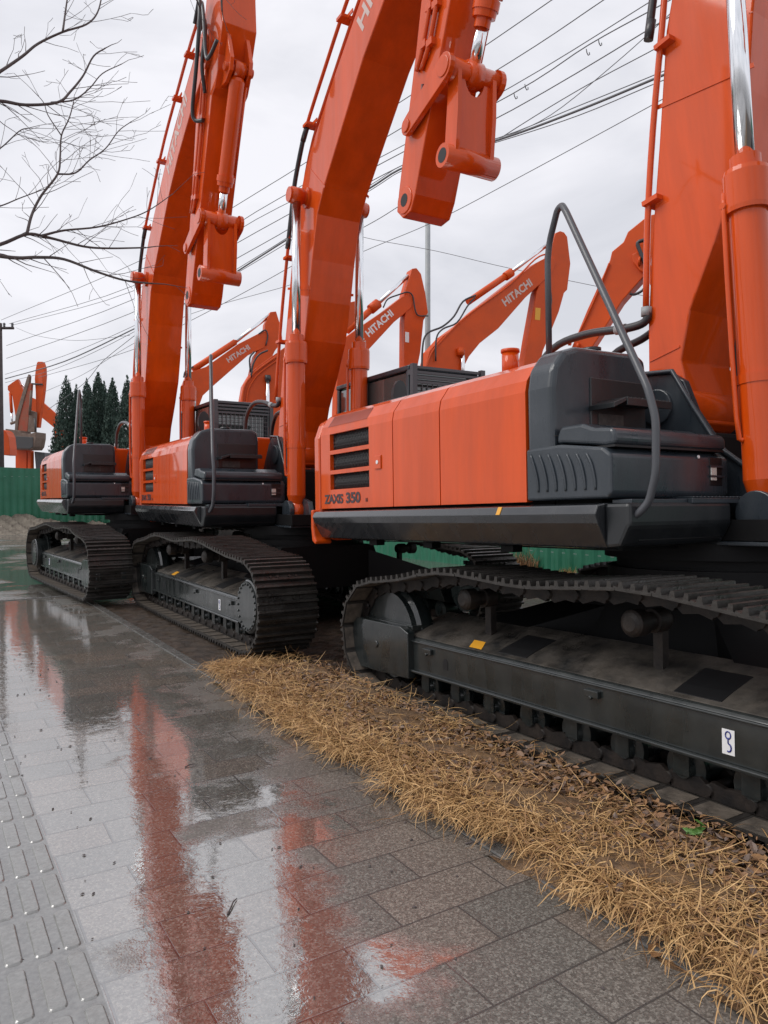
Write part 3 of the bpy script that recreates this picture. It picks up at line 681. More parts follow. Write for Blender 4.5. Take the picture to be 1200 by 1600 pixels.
    m.box(cabx1 - .03, cabx1 - .02, cy0 + .08, cy1 - .08, cz0 + .36, cz1 - .08); m.box(cabx0 + .08, cabx1 - .08, cy0 + .03, cy0 + .04, cz0 + .36, 2.29); m.box(cabx0 + .08, cabx1 - .08, cy0 + .03, cy0 + .04, 2.37, cz1 - .08)
    m.build('cab_window', M['glass'], cab)
    m = MB(); yf = cy0 - .09
    for x in (cabx0 - .02, cabx1 - .03): m.box(x, x + .06, yf - .03, yf + .03, 2.25, cz1 + .0); m.box(x, x + .06, yf, cy0, cz1 - .12, cz1 - .06)
    for i in range(4): m.box(cabx0 + .04, cabx1 - .03, yf - .012, yf + .012, cz1 - .05 - i * .055, cz1 - .02 - i * .055)
    for i in range(13): m.box(cabx0 + .05 + i * .07, cabx0 + .058 + i * .07, yf - .006, yf + .006, 2.25, cz1 - .2)
    for i in range(8): m.box(cabx0 + .04, cabx1 - .03, yf - .005, yf + .005, 2.25 + i * .07, 2.257 + i * .07)
    m.build('front_guard', M['pipe'], cab)
    m = MB(); m.box(cabx0 + .2, cabx1 - .2, -.75, -.2, 1.75, 1.9); m.box(cabx0 + .2, cabx1 - .2, -.3, -.15, 1.9, 2.6); m.build('operator_seat', K, cab, bevel=.03)
    m = MB(); m.tube(smooth_path([(cabx0, cy0, 2.6), (cabx0 - .16, cy0 - .1, 2.72), (cabx0 - .2, cy0 - .12, 2.6)], 5), .012, 6)
    m.prism([(x * .09 + cabx0 - .2, z * .17 + 2.62) for x, z in [(math.cos(a), math.sin(a)) for a in [i * math.pi / 8 for i in range(16)]]], cy0 - .10, cy0 - .15, 'y')
    m.build('mirror', K, cab)
    m = MB(); m.cyl((-.15, -.05, 2.33), (-.15, -.05, 2.4), .03, 8)
    return root

protoA = build_excavator()
bpy.context.view_layer.update()
BOOMSET = ('boom', 'arm', 'arm_cylinder', 'link_arm', 'bucket_link', 'bucket_cylinder', 'boom_cylinder')
def base(n): return n.split('.')[0]
def kids(o): return [c for c in bpy.data.objects if c.parent == o]
def clone(root):
    ch = {}
    for o in bpy.data.objects:
        if o.parent: ch.setdefault(o.parent.name, []).append(o)
    def rec(o, par):
        c = o.copy(); COL.objects.link(c)
        if par is not None: c.parent = par; c.matrix_parent_inverse = o.matrix_parent_inverse.copy()
        for k in ch.get(o.name, []): rec(k, c)
        return c
    return rec(root, None)
def rot_about(y, z, ang):
    T = Matrix.Translation((0, y, z)); return T @ Matrix.Rotation(ang, 4, 'X') @ T.inverted()
def pose(root, boom_deg, cyl_deg, flip=False, shift_foot=(0, 0)):
    for c in kids(root):
        b = base(c.name)
        if b in ('boom', 'arm', 'arm_cylinder', 'link_arm', 'bucket_link', 'bucket_cylinder'):
            c.matrix_local = rot_about(FOOT[0], FOOT[1], R(boom_deg)) @ c.matrix_local
        if b == 'boom_cylinder': c.matrix_local = rot_about(-.60, 1.34, R(cyl_deg)) @ c.matrix_local
        if flip and b in ('track_chain', 'track_frame'):
            # turn the undercarriage end for end, keeping each side's outer face outside
            c.matrix_local = Matrix.Diagonal((1, -1, 1, 1)) @ c.matrix_local
protoB = clone(protoA); protoC = clone(protoA)
def descend(o):
    for k in kids(o): yield k; yield from descend(k)
for o in list(descend(protoB)) + list(descend(protoC)):
    if base(o.name) in ('caution_label', 'counterweight_lip'): bpy.data.objects.remove(o)
for o in list(descend(protoC)):
    if base(o.name) == 'warning_arrow': bpy.data.objects.remove(o)
GRP = 'large orange excavators parked nose to tail beside the pavement'
# nearest (A), middle (B), farthest (C)
protoA.location = (4.57, 3.0, -.02); protoA.rotation_euler = (R(-1.5), 0, 0)
tag(protoA, 'nearest orange excavator on the right, only its near side and boom foot in frame', 'excavator', GRP)
protoB.location = (4.15, 8.6, .02)
tag(protoB, 'middle one of the three big orange excavators, its bucketless arm hanging at top centre', 'excavator', GRP)
protoC.location = (3.42, 13.2, .10)
tag(protoC, 'farthest of the three big orange excavators in the row, left behind bare twigs', 'excavator', GRP)
pose(protoA, -8.0, -2.8)
for c in kids(protoA):
    if base(c.name) not in ('track_chain', 'track_frame', 'undercarriage_frame'): c.location.z += .09
    if base(c.name) in ('boom', 'arm'): c.location.x += .05
    if base(c.name) == 'boom_cylinder': c.location.x -= .03
    if base(c.name) == 'boom':
        for k in kids(c):
            if base(k.name) == 'boom_pipes': k.location.y -= .10
pose(protoC, 0, 0, flip=True)
bpy.context.view_layer.update()
for c in kids(protoC):
    if base(c.name) in ('track_chain', 'track_frame'): c.matrix_local = Matrix.Translation((0, 0, -.08)) @ Matrix.Rotation(R(3), 4, 'Z') @ c.matrix_local
    elif base(c.name) not in ('undercarriage_frame', 'slewing_ring'): c.matrix_local = Matrix.Translation((.09, 0, 0)) @ Matrix.Rotation(R(-.6), 4, 'Z') @ c.matrix_local
for c in kids(protoB):
    if base(c.name) in ('track_chain', 'track_frame'): c.location.z -= .03
    elif base(c.name) not in ('undercarriage_frame', 'slewing_ring'): c.matrix_local = Matrix.Translation((.09, 0, 0)) @ Matrix.Rotation(R(-2.3), 4, 'Z') @ c.matrix_local
#MORE
# ------------------------------------------------------------------ ground
def nodes(m): m.use_nodes = True; t = m.node_tree; return t, t.nodes['Principled BSDF']
def paving_material():
    m = bpy.data.materials.new('wet_granite_paving'); t, b = nodes(m); L = t.links.new
    def n(k, **kw):
        x = t.nodes.new(k)
        for a, c in kw.items(): setattr(x, a, c)
        return x
    tc_ = n('ShaderNodeTexCoord'); ob = tc_.outputs['Object']
    br = n('ShaderNodeTexBrick'); br.offset = .5; br.inputs['Scale'].default_value = 1; br.inputs['Brick Width'].default_value = .48; br.inputs['Row Height'].default_value = .24
    br.inputs['Mortar Size'].default_value = .0042; br.inputs['Mortar Smooth'].default_value = .15; br.inputs['Bias'].default_value = 0
    br.inputs['Color1'].default_value = (0, 0, 0, 1); br.inputs['Color2'].default_value = (1, 1, 1, 1); br.inputs['Mortar'].default_value = (.5, .5, .5, 1)
    wb = n('ShaderNodeTexNoise'); wb.inputs['Scale'].default_value = 1.3; wbm = n('ShaderNodeVectorMath', operation='MULTIPLY_ADD'); wbm.inputs[1].default_value = (.03, .03, 0)
    L(ob, wb.inputs['Vector']); L(wb.outputs['Color'], wbm.inputs[0]); L(ob, wbm.inputs[2]); L(wbm.outputs[0], br.inputs['Vector'])
    # granite speckle
    sp = n('ShaderNodeTexVoronoi'); sp.inputs['Scale'].default_value = 150; sp.inputs['Randomness'].default_value = 1; L(ob, sp.inputs['Vector'])
    spx = n('ShaderNodeSeparateColor'); L(sp.outputs['Color'], spx.inputs[0])
    sp2 = n('ShaderNodeTexNoise'); sp2.inputs['Scale'].default_value = 60; sp2.inputs['Detail'].default_value = 5; L(ob, sp2.inputs['Vector'])
    spm = n('ShaderNodeMix', data_type='FLOAT'); spm.inputs[0].default_value = .45; L(spx.outputs[0], spm.inputs[2]); L(sp2.outputs['Fac'], spm.inputs[3])
    r1 = n('ShaderNodeValToRGB'); e = r1.color_ramp.elements; e[0].position = .24; e[0].color = (.098, .090, .080, 1); e[1].position = .80; e[1].color = (.27, .255, .23, 1)
    x = r1.color_ramp.elements.new(.56); x.color = (.155, .143, .128, 1); L(spm.outputs[0], r1.inputs[0])
    # slab to slab tint
    r2 = n('ShaderNodeValToRGB'); e = r2.color_ramp.elements; e[0].position = 0; e[0].color = (.80, .82, .80, 1); e[1].position = 1; e[1].color = (1.10, 1.0, .93, 1)
    x = r2.color_ramp.elements.new(.5); x.color = (.90, .90, .88, 1); L(br.outputs['Color'], r2.inputs[0])
    mul = n('ShaderNodeMix', data_type='RGBA', blend_type='MULTIPLY'); mul.inputs[0].default_value = 1; L(r1.outputs[0], mul.inputs[6]); L(r2.outputs[0], mul.inputs[7])
    big = n('ShaderNodeTexNoise'); big.inputs['Scale'].default_value = 1.5; big.inputs['Detail'].default_value = 7; big.inputs['Roughness'].default_value = .6; L(ob, big.inputs['Vector'])
    # wetness : decreasing towards the verge (world x) and broken by noise
    sx = n('ShaderNodeSeparateXYZ'); L(ob, sx.inputs[0])
    wr = n('ShaderNodeMapRange'); wr.inputs['From Min'].default_value = .65; wr.inputs['From Max'].default_value = 1.9; wr.inputs['To Min'].default_value = .27; wr.inputs['To Max'].default_value = -.07; L(sx.outputs['X'], wr.inputs[0])
    yr = n('ShaderNodeMapRange'); yr.inputs['From Min'].default_value = 2.2; yr.inputs['From Max'].default_value = 5.5; yr.inputs['To Min'].default_value = -.09; yr.inputs['To Max'].default_value = .07; L(sx.outputs['Y'], yr.inputs[0])
    ad = n('ShaderNodeMath', operation='ADD'); L(wr.outputs[0], ad.inputs[0]); L(yr.outputs[0], ad.inputs[1])
    ad2 = n('ShaderNodeMath', operation='ADD'); L(ad.outputs[0], ad2.inputs[0]); L(big.outputs['Fac'], ad2.inputs[1])
    slab = n('ShaderNodeMath', operation='MULTIPLY_ADD'); slab.inputs[1].default_value = .17; L(br.outputs['Color'], slab.inputs[0]); L(ad2.outputs[0], slab.inputs[2])
    wet = n('ShaderNodeMapRange'); wet.inputs['From Min'].default_value = .52; wet.inputs['From Max'].default_value = .64; L(slab.outputs[0], wet.inputs[0])
    fine = n('ShaderNodeTexNoise'); fine.inputs['Scale'].default_value = 38; fine.inputs['Detail'].default_value = 4; L(ob, fine.inputs['Vector'])
    wet2 = n('ShaderNodeMath', operation='MULTIPLY_ADD'); wet2.inputs[1].default_value = .5; wet2.inputs[2].default_value = -.25; L(fine.outputs['Fac'], wet2.inputs[0])
    wsum = n('ShaderNodeMath', operation='ADD', use_clamp=True); L(wet.outputs[0], wsum.inputs[0]); L(wet2.outputs[0], wsum.inputs[1])
    WET = wsum.outputs[0]
    # joint darkening of the colour
    jm = n('ShaderNodeMix', data_type='RGBA'); L(br.outputs['Fac'], jm.inputs[0]); L(mul.outputs[2], jm.inputs[6]); jm.inputs[7].default_value = (.060, .055, .05, 1)
    L(jm.outputs[2], b.inputs['Base Color'])
    ro = n('ShaderNodeMapRange'); ro.inputs['To Min'].default_value = .33; ro.inputs['To Max'].default_value = .022; L(WET, ro.inputs[0]); L(ro.outputs[0], b.inputs['Roughness'])
    b.inputs['Specular IOR Level'].default_value = .5
    io = n('ShaderNodeMapRange'); io.inputs['To Min'].default_value = 1.8; io.inputs['To Max'].default_value = 4.2; L(WET, io.inputs[0]); L(io.outputs[0], b.inputs['IOR'])
    # bump : grains fade under water, joints stay
    g = n('ShaderNodeTexNoise'); g.inputs['Scale'].default_value = 120; g.inputs['Detail'].default_value = 3; L(ob, g.inputs['Vector'])
    inv = n('ShaderNodeMapRange'); inv.inputs['To Min'].default_value = 1; inv.inputs['To Max'].default_value = .05; L(WET, inv.inputs[0])
    gm = n('ShaderNodeMath', operation='MULTIPLY'); L(g.outputs['Fac'], gm.inputs[0]); L(inv.outputs[0], gm.inputs[1])
    b1 = n('ShaderNodeBump'); b1.inputs['Strength'].default_value = .3; b1.inputs['Distance'].default_value = .006; L(gm.outputs[0], b1.inputs['Height'])
    j2 = n('ShaderNodeMath', operation='SUBTRACT'); j2.inputs[0].default_value = 1; L(br.outputs['Fac'], j2.inputs[1])
    b2 = n('ShaderNodeBump'); b2.inputs['Strength'].default_value = .25; b2.inputs['Distance'].default_value = .004; L(j2.outputs[0], b2.inputs['Height']); L(b1.outputs[0], b2.inputs['Normal'])
    rp = n('ShaderNodeTexNoise'); rp.inputs['Scale'].default_value = 9; rp.inputs['Detail'].default_value = 3; L(ob, rp.inputs['Vector'])
    b3 = n('ShaderNodeBump'); b3.inputs['Strength'].default_value = .10; b3.inputs['Distance'].default_value = .01; L(rp.outputs['Fac'], b3.inputs['Height']); L(b2.outputs[0], b3.inputs['Normal'])
    L(b3.outputs[0], b.inputs['Normal'])
    return m
def wet_ground(name, c0, c1, thr=.5, scale=.8, r0=.5, ior=1.8):
    m = bpy.data.materials.new(name); t, b = nodes(m); L = t.links.new
    tc_ = t.nodes.new('ShaderNodeTexCoord'); ob = tc_.outputs['Object']
    a = t.nodes.new('ShaderNodeTexNoise'); a.inputs['Scale'].default_value = scale; a.inputs['Detail'].default_value = 8; L(ob, a.inputs['Vector'])
    f = t.nodes.new('ShaderNodeTexNoise'); f.inputs['Scale'].default_value = 25; f.inputs['Detail'].default_value = 6; L(ob, f.inputs['Vector'])
    r = t.nodes.new('ShaderNodeValToRGB'); r.color_ramp.elements[0].color = (*c0, 1); r.color_ramp.elements[1].color = (*c1, 1); r.color_ramp.elements[0].position = .35; r.color_ramp.elements[1].position = .65
    L(f.outputs['Fac'], r.inputs[0]); L(r.outputs[0], b.inputs['Base Color'])
    w = t.nodes.new('ShaderNodeMapRange'); w.inputs['From Min'].default_value = thr - .05; w.inputs['From Max'].default_value = thr + .06; w.inputs['To Min'].default_value = r0; w.inputs['To Max'].default_value = .03
    L(a.outputs['Fac'], w.inputs[0]); L(w.outputs[0], b.inputs['Roughness'])
    b.inputs['IOR'].default_value = ior
    k = t.nodes.new('ShaderNodeMapRange'); k.inputs['From Min'].default_value = thr - .05; k.inputs['From Max'].default_value = thr + .06; k.inputs['To Min'].default_value = 1; k.inputs['To Max'].default_value = .02
    L(a.outputs['Fac'], k.inputs[0]); mm = t.nodes.new('ShaderNodeMath'); mm.operation = 'MULTIPLY'; L(k.outputs[0], mm.inputs[0]); L(f.outputs['Fac'], mm.inputs[1])
    bp_ = t.nodes.new('ShaderNodeBump'); bp_.inputs['Strength'].default_value = .6; bp_.inputs['Distance'].default_value = .03; L(mm.outputs[0], bp_.inputs['Height']); L(bp_.outputs[0], b.inputs['Normal'])
    return m
M['paving'] = paving_material()
M['yard'] = wet_ground('wet_yard_ground', (.06, .055, .048), (.15, .14, .125), .44, .35, .35, 2.3)
M['kerb'] = mat('kerb_granite', (.09, .086, .08), .22, var=(.15, .145, .135), vscale=30, bump=.3, bscale=80, rvar=.15)
m = MB(); m.add([(-400, -400, -.02), (400, -400, -.02), (400, 900, -.02), (-400, 900, -.02)], [(0, 1, 2, 3)])
tag(m.build('ground', M['yard']), kind='structure')
m = MB(); m.add([(-6, -6, 0), (2.04, -6, 0), (2.04, 12.2, 0), (-6, 12.2, 0)], [(0, 1, 2, 3)])
tag(m.build('paving', M['paving']), kind='structure')
m = MB(); y = -6.
while y < 12.2:
    m.box(2.045, 2.145, y, y + .99, -.1, .008); y += 1.0
m.box(-6, 2.045, 12.205, 12.32, -.1, .010)
tag(m.build('kerb', M['kerb'], bevel=.006), kind='structure')
# tactile strip : raised bars in three columns, running along the path
M['tactile'] = mat('tactile_granite', (.13, .13, .125), .17, var=(.21, .21, .20), vscale=45, rvar=.12)
M['tbar'] = mat('tactile_bar_granite', (.16, .16, .15), .20, var=(.24, .24, .228), vscale=60, rvar=.12)
M['tbar'].node_tree.nodes['Principled BSDF'].inputs['IOR'].default_value = 2.2
M['tactile'].node_tree.nodes['Principled BSDF'].inputs['IOR'].default_value = 2.3
m = MB(); m.add([(-.14, -2, .004), (.455, -2, .004), (.455, 12.1, .004), (-.14, 12.1, .004)], [(0, 1, 2, 3)])
tb = tag(m.build('tactile_paving', M['tactile']), kind='structure')
m = MB()
yy = -1.0; row = 0
while yy < 11.9:
    for i in range(7):
        xc = -.112 + i * .0885
        w, l = .0275, .132
        cxn = .0
        j = random.uniform(-.001, .001)
        pts = []
        for (sx, sy) in ((1, 1), (-1, 1), (-1, -1), (1, -1)):
            for a in (0, 30, 60, 90):
                aa = R(a + {(1, 1): 0, (-1, 1): 90, (-1, -1): 180, (1, -1): 270}[(sx, sy)])
                pts.append((xc + j + sx * (w - .016) + .016 * math.cos(aa), yy + .15 + sy * (l - .016) + .016 * math.sin(aa)))
        h = .0095 + random.uniform(-.0005, .0005); n = len(pts)
        vs = [(a, b, .004) for a, b in pts] + [(xc + (a - xc) * .86, yy + .15 + (b - yy - .15) * .965, h) for a, b in pts]
        m.add(vs, [[n + k for k in range(n)]] + [(k, (k + 1) % n, n + (k + 1) % n, n + k) for k in range(n)])
    yy += .30; row += 1
o = m.build('tactile_bars', M['tbar'], bevel=.002); tag(o, kind='structure')
# soil verge with a gentle uneven mound
nx, ny = 60, 150
m = MB(); vs = []
for j in range(ny + 1):
    for i in range(nx + 1):
        x = 2.0 + 1.6 * i / nx if True else 0; y = -4 + 10.6 * j / ny
        t_ = (x - 2.0) / 1.6
        edge = 2.08 + .05 * math.sin(y * 2.1) + .03 * math.sin(y * 5.3 + 1)
        hgt = .075 * math.sin(min(1, max(0, (x - edge) / .25)) * math.pi / 2) + .03 * math.sin(x * 9 + y * 3.1) * math.sin(y * 4.3) + .012 * math.sin(x * 31 + y * 17)
        fade = min(1, max(0, (6.6 - y) / .8)) * min(1, max(0, (3.0 - x) / .2))
        z = -.018 + max(0, hgt + .02) * fade
        vs.append((x, y, z))
m.add(vs, [(j * (nx + 1) + i, j * (nx + 1) + i + 1, (j + 1) * (nx + 1) + i + 1, (j + 1) * (nx + 1) + i) for j in range(ny) for i in range(nx)], 0, True)
tag(m.build('soil_verge', M['verge']), kind='structure')
m = MB(); m.add([(2.15, -6, -.012), (11.5, -6, -.012), (11.5, 11, -.012), (2.15, 11, -.012)], [(0, 1, 2, 3)])
tag(m.build('soil_ground', M['soil']), kind='structure')

def verge_z(x, y): return .055 if 2.08 < x < 3.3 and y < 6.2 else .0
# dry grass : curved ribbons in tufts
def ribbons(name, n, sampler, length, width, mats, lay):
    V = []; F = []; MI = []
    for _ in range(n):
        x, y, z, hx, hy, k = sampler()
        l = length * random.uniform(.45, 1.25) * k; w = width * random.uniform(.6, 1.4)
        rise = random.uniform(*lay); az = math.atan2(hy, hx) + random.gauss(0, .9)
        d = Vector((math.cos(az), math.sin(az), 0)); p = Vector((x, y, z)); side = Vector((-d.y, d.x, 0)) * w
        side = (side + Vector((0, 0, random.uniform(-.6, .6) * w)))
        seg = 5; o = len(V); pitch = rise; cur = p.copy(); bend = random.uniform(.08, .55) * (1 if random.random() < .88 else -.3)
        sw = random.uniform(-.35, .35)
        for i in range(seg + 1):
            f = 1 - .75 * (i / seg) ** 2
            V.append(cur - side * f); V.append(cur + side * f)
            st = Vector((d.x * math.cos(pitch), d.y * math.cos(pitch), math.sin(pitch))) * (l / seg)
            cur = cur + st
            if cur.z < z * .3 + .004: cur.z = z * .3 + random.uniform(.004, .012)
            pitch -= bend; d = Matrix.Rotation(sw * .4, 3, 'Z') @ d
        mi = random.choices(range(len(mats)), [.38, .34, .16, .12][:len(mats)])[0]
        for i in range(seg): F.append((o + 2 * i, o + 2 * i + 1, o + 2 * i + 3, o + 2 * i + 2)); MI.append(mi)
    me = bpy.data.meshes.new(name); me.from_pydata([tuple(v) for v in V], [], F)
    for q in mats: me.materials.append(q)
    me.polygons.foreach_set('material_index', MI); me.update()
    o = bpy.data.objects.new(name, me); COL.objects.link(o); return o
tufts = []
for i in range(640):
    y = .2 + 6.2 * random.random() ** 1.25; r = random.random()
    x = 2.12 + random.gauss(0, .075) + (.0 if r < .66 else random.uniform(.05, .38))
    if y > 4.4: x += .0 + (y - 4.4) * .10
    if 3.3 < y < 5.2 and r > .55: x = 2.2 + random.random() * .65
    if y < 2.6: x += .09
    if math.sin(y * 7.3 + 2 * math.sin(x * 9)) + random.gauss(0, .5) < -.55: continue
    x += .02
    tufts.append((x, y, random.uniform(.7, 1.3)))
def gs():
    t_ = random.choice(tufts); a = random.uniform(0, 2 * math.pi); rr = abs(random.gauss(0, .075))
    x, y = t_[0] + rr * math.cos(a), t_[1] + rr * math.sin(a)
    return x, y, verge_z(max(x, 2.1), y) + random.uniform(-.02, .045), math.cos(a) - .2, math.sin(a) - .1, t_[2]
g = ribbons('dry_grass', 24000, gs, .155, .0018, STRAW, (-.2, .5))
tag(g, 'matted straw coloured dead grass along the edge of the paving', 'grass', kind='stuff')
def gs2():
    y = random.uniform(.2, 6.3); x = 2.08 + abs(random.gauss(0, .36))
    x = min(x, 2.97)
    return x, y, verge_z(x, y) + random.uniform(0, .05), random.gauss(0, 1), random.gauss(0, 1), 1
g = ribbons('fallen_straw', 12000, gs2, .17, .0017, [STRAW[1], STRAW[0], STRAW[2], LEAF[0]], (-.1, .35))
tag(g, 'loose flattened straw stalks scattered over the soil strip by the track', 'straw', kind='stuff')
# fallen leaves
V = []; F = []; MI = []
for _ in range(15000):
    y = random.uniform(.0, 5.8); x = 2.55 + random.gauss(0, .20)
    if x > 2.97: continue
    if x < 2.1: x = 2.15 + random.random() * .9
    l = random.uniform(.008, .028); w = l * random.uniform(.35, .6); a = random.uniform(0, 6.28); z = verge_z(x, y) + random.uniform(.012, .04)
    tl = Vector((random.gauss(0, .45), random.gauss(0, .45), 1)).normalized(); u = tl.cross(Vector((math.cos(a), math.sin(a), 0))).normalized(); v = tl.cross(u)
    o = len(V); c = Vector((x, y, z)); cu = random.uniform(-.4, .6) * w
    V += [c - v * l, c - v * l * .3 + u * w + tl * cu, c + v * l * .45 + u * w * .8 + tl * cu, c + v * l, c + v * l * .45 - u * w * .8 + tl * cu, c - v * l * .3 - u * w + tl * cu, c]
    k = random.randrange(3)
    for f in ((0, 1, 6), (1, 2, 6), (2, 3, 6), (3, 4, 6), (4, 5, 6), (5, 0, 6)): F.append(tuple(o + i for i in f)); MI.append(k)
me = bpy.data.meshes.new('leaf_litter'); me.from_pydata([tuple(v) for v in V], [], F)
for q in LEAF: me.materials.append(q)
me.polygons.foreach_set('material_index', MI); me.update()
o = bpy.data.objects.new('leaf_litter', me); COL.objects.link(o); tag(o, 'brown fallen leaves lying on the soil next to the nearest track', 'leaves', kind='stuff')

def leaf_mesh(m, c, l, w, a, tl, mi=0):
    tl = Vector(tl).normalized(); u = tl.cross(Vector((math.cos(a), math.sin(a), 0))).normalized(); v = tl.cross(u); c = Vector(c)
    m.add([c - v * l, c - v * l * .3 + u * w, c + v * l * .4 + u * w * .85, c + v * l, c + v * l * .4 - u * w * .85, c - v * l * .3 - u * w, c - tl * w * .3],
          [(0, 1, 6), (1, 2, 6), (2, 3, 6), (3, 4, 6), (4, 5, 6), (5, 0, 6)], mi)
# green weed by the nearest track
gp = onp = None
def ground_pt(px, py, z=0):
    d = _F + _R * ((px - 600) / 1156.) - _U * ((py - 800) / 1156.); return Vector((0, 0, CAM_H)) + d * ((z - CAM_H) / d.z)
p = ground_pt(1084, 1318, .05)
m = MB()
for i in range(9):
    a = i * .75; tl = (math.cos(a) * 1.4, math.sin(a) * 1.4, .6)
    leaf_mesh(m, p + Vector((math.cos(a) * .028, math.sin(a) * .028, .03 + .007 * i)), .038, .010, a + 1.57, tl)
m.tube([p, p + Vector((0, 0, .06))], .003, 6)
tag(m.build('weed', M['weed']), 'small bright green weed growing in brown leaves by the nearest track', 'weed')
for k, (px, py, l, a, lab) in enumerate(((363, 1416, .055, .9, 'short dark twig lying on wet slabs at lower left centre'), (708, 1290, .06, 1.1, 'thin dark twig on the speckled paving below the dry grass'),
                                  (745, 1318, .05, -.5, 'tiny pale brown stick on the paving close to the straw edge'), (298, 1196, .035, .2, 'curled scrap of twig on the pale wet slabs'))):
    p = ground_pt(px, py, .004); m = MB(); d = Vector((math.cos(a), math.sin(a), 0)) * l
    m.tube([p - d, p - d * .3 + Vector((.004, .006, .004)), p + d * .4 + Vector((-.004, 0, .005)), p + d], [.0035, .0032, .0028, .0015], 6)
    tag(m.build('twig', M['bark']), lab, 'twig')
for k, (px, py, l, lab) in enumerate(((1024, 1487, .05, 'dull wet brown leaf flat on the paving below the straw'), (1188, 1568, .045, 'curled pale leaf at the bottom right edge of the paving'), (1000, 1455, .03, 'small tan leaf at the ragged front edge of the straw'))):
    p = ground_pt(px, py, .006); m = MB(); leaf_mesh(m, p + Vector((0, 0, .006)), l, l * .5, .5 + k, (.1, -.1, 1))
    tag(m.build('fallen_leaf', LEAF[k % 2]), lab, 'leaf')

# ------------------------------------------------------------------ green corrugated fence
def fence(name, p, q, z0, z1, label):
    p, q = Vector((*p, 0)), Vector((*q, 0)); L_ = (q - p).length; d = (q - p) / L_; nrm = Vector((d.y, -d.x, 0))
    r = tag(empty(name, p), label, 'fence')
    m = MB(); n = int(L_ / .075); vs = []
    for i in range(n + 1):
        s_ = L_ * i / n; off = .0 if (i // 2) % 2 else .028
        c = d * s_ + nrm * off
        zt = z1 + .012 * math.sin(i * .21) 
        vs += [(c.x, c.y, z0), (c.x, c.y, zt)]
    m.add(vs, [(2 * i, 2 * i + 2, 2 * i + 3, 2 * i + 1) for i in range(n)])
    m.build('corrugated_sheet', M['green'], r)
    m = MB(); 
    for zz in (z0 + .5, z1 - .4):
        a, b = d * 0 + Vector((0, 0, zz)), d * L_ + Vector((0, 0, zz))
        m.tube([a + nrm * .05, b + nrm * .05], .025, 6)
    m.build('fence_rail', M['pole'], r)
    return r
fence('sheet_fence', (10.6, -5), (10.6, 37.95), -.05, 2.55, 'long green corrugated metal fence glimpsed under the two nearer excavators')
fence('sheet_fence', (10.55, 38.0), (-14, 38.0), 0, 2.95, 'green corrugated metal fence at far left behind the farthest big excavator')
# bank of earth at the far fence
m = MB(); nx, nk = 240, 26; vs = []
for i in range(nx + 1):
    x = -14 + 24 * i / nx; k = min(1, max(.12, (9.5 - x) / 6)) * .82
    for j in range(nk + 1):
        t_ = j / nk; e = 34.9 + .35 * math.sin(x * 1.3) + .15 * math.sin(x * 4.1)
        h = (1 - math.cos(t_ * math.pi)) * .5
        r_ = (.09 * math.sin(x * 2.3 + t_ * 5) + .06 * math.sin(x * 6.1 + t_ * 9) + .05 * math.sin(x * 13 + t_ * 17) + random.gauss(0, .022)) * min(1, t_ * 4)
        vs.append((x, e + (38.3 - e) * t_, -.04 + k * h + r_))
m.add(vs, [(i * (nk + 1) + j, (i + 1) * (nk + 1) + j, (i + 1) * (nk + 1) + j + 1, i * (nk + 1) + j + 1) for i in range(nx) for j in range(nk)])
tag(m.build('earth_bank', M['bank']), kind='structure')
def rock(name, p, s, lab):
    m = MB(); vs = []; n = 7
    for i in range(4):
        for k in range(n):
            a = 2 * math.pi * k / n + i * .3; r_ = (.6, 1, .8, .25)[i] * random.uniform(.8, 1.15); vs.append((s[0] * r_ * math.cos(a), s[1] * r_ * math.sin(a), s[2] * (0, .3, .75, 1)[i]))
    m.add(vs, [(i * n + k, i * n + (k + 1) % n, (i + 1) * n + (k + 1) % n, (i + 1) * n + k) for i in range(3) for k in range(n)] + [[3 * n + k for k in range(n)]])
    o = m.build(name, M['rock'], bevel=.02); o.location = p; tag(o, lab, 'rubble')
rock('rubble_block', at(20, 801, 36.6), (.42, .3, .22), 'pale broken block lying on the earth bank at far left')
rock('rubble_block', at(62, 806, 36.2), (.5, .3, .2), 'grey flat stone on the bank beside the farthest excavator body')
# weeds at the long fence
def bush(name, c, rad, hgt, n, mats, lab, cat):
    V = []; F = []; MI = []
    for _ in range(n):
        a = random.uniform(0, 6.28); r_ = rad * random.random() ** .6; x, y = c[0] + r_ * math.cos(a) * .6, c[1] + r_ * math.sin(a)
        h = hgt * random.uniform(.4, 1) * (1 - .5 * r_ / rad); lean = Vector((random.gauss(0, .25), random.gauss(0, .25), 1)).normalized()
        b_ = Vector((x, y, c[2])); w = Vector((random.uniform(-1, 1), random.uniform(-1, 1), 0)).normalized() * .006
        o = len(V); mid = b_ + lean * h * .6; tip = mid + (lean + Vector((random.gauss(0, .5), random.gauss(0, .5), -.2))).normalized() * h * .4
        V += [b_ - w, b_ + w, mid + w, mid - w, tip]; F += [(o, o + 1, o + 2, o + 3), (o + 3, o + 2, o + 4)]; k = random.randrange(len(mats)); MI += [k, k]
    me = bpy.data.meshes.new(name); me.from_pydata([tuple(v) for v in V], [], F)
    for q in mats: me.materials.append(q)
    me.polygons.foreach_set('material_index', MI); me.update()
    o = bpy.data.objects.new(name, me); COL.objects.link(o); tag(o, lab, cat); return o
pb = at(822, 892, 15.4)
bush('dry_bush', (pb.x, pb.y, -.02), .55, .75, 900, [STRAW[2], LEAF[0], LEAF[1]], 'brown tangled dry bush at the foot of the green fence under the nearest machine', 'bush')
pb = at(890, 900, 14.0)
bush('dry_bush', (pb.x, pb.y, -.02), .4, .35, 400, [STRAW[1], M['weed'], LEAF[0]], 'low yellow green weeds at the fence foot beside the slewing ring', 'bush')

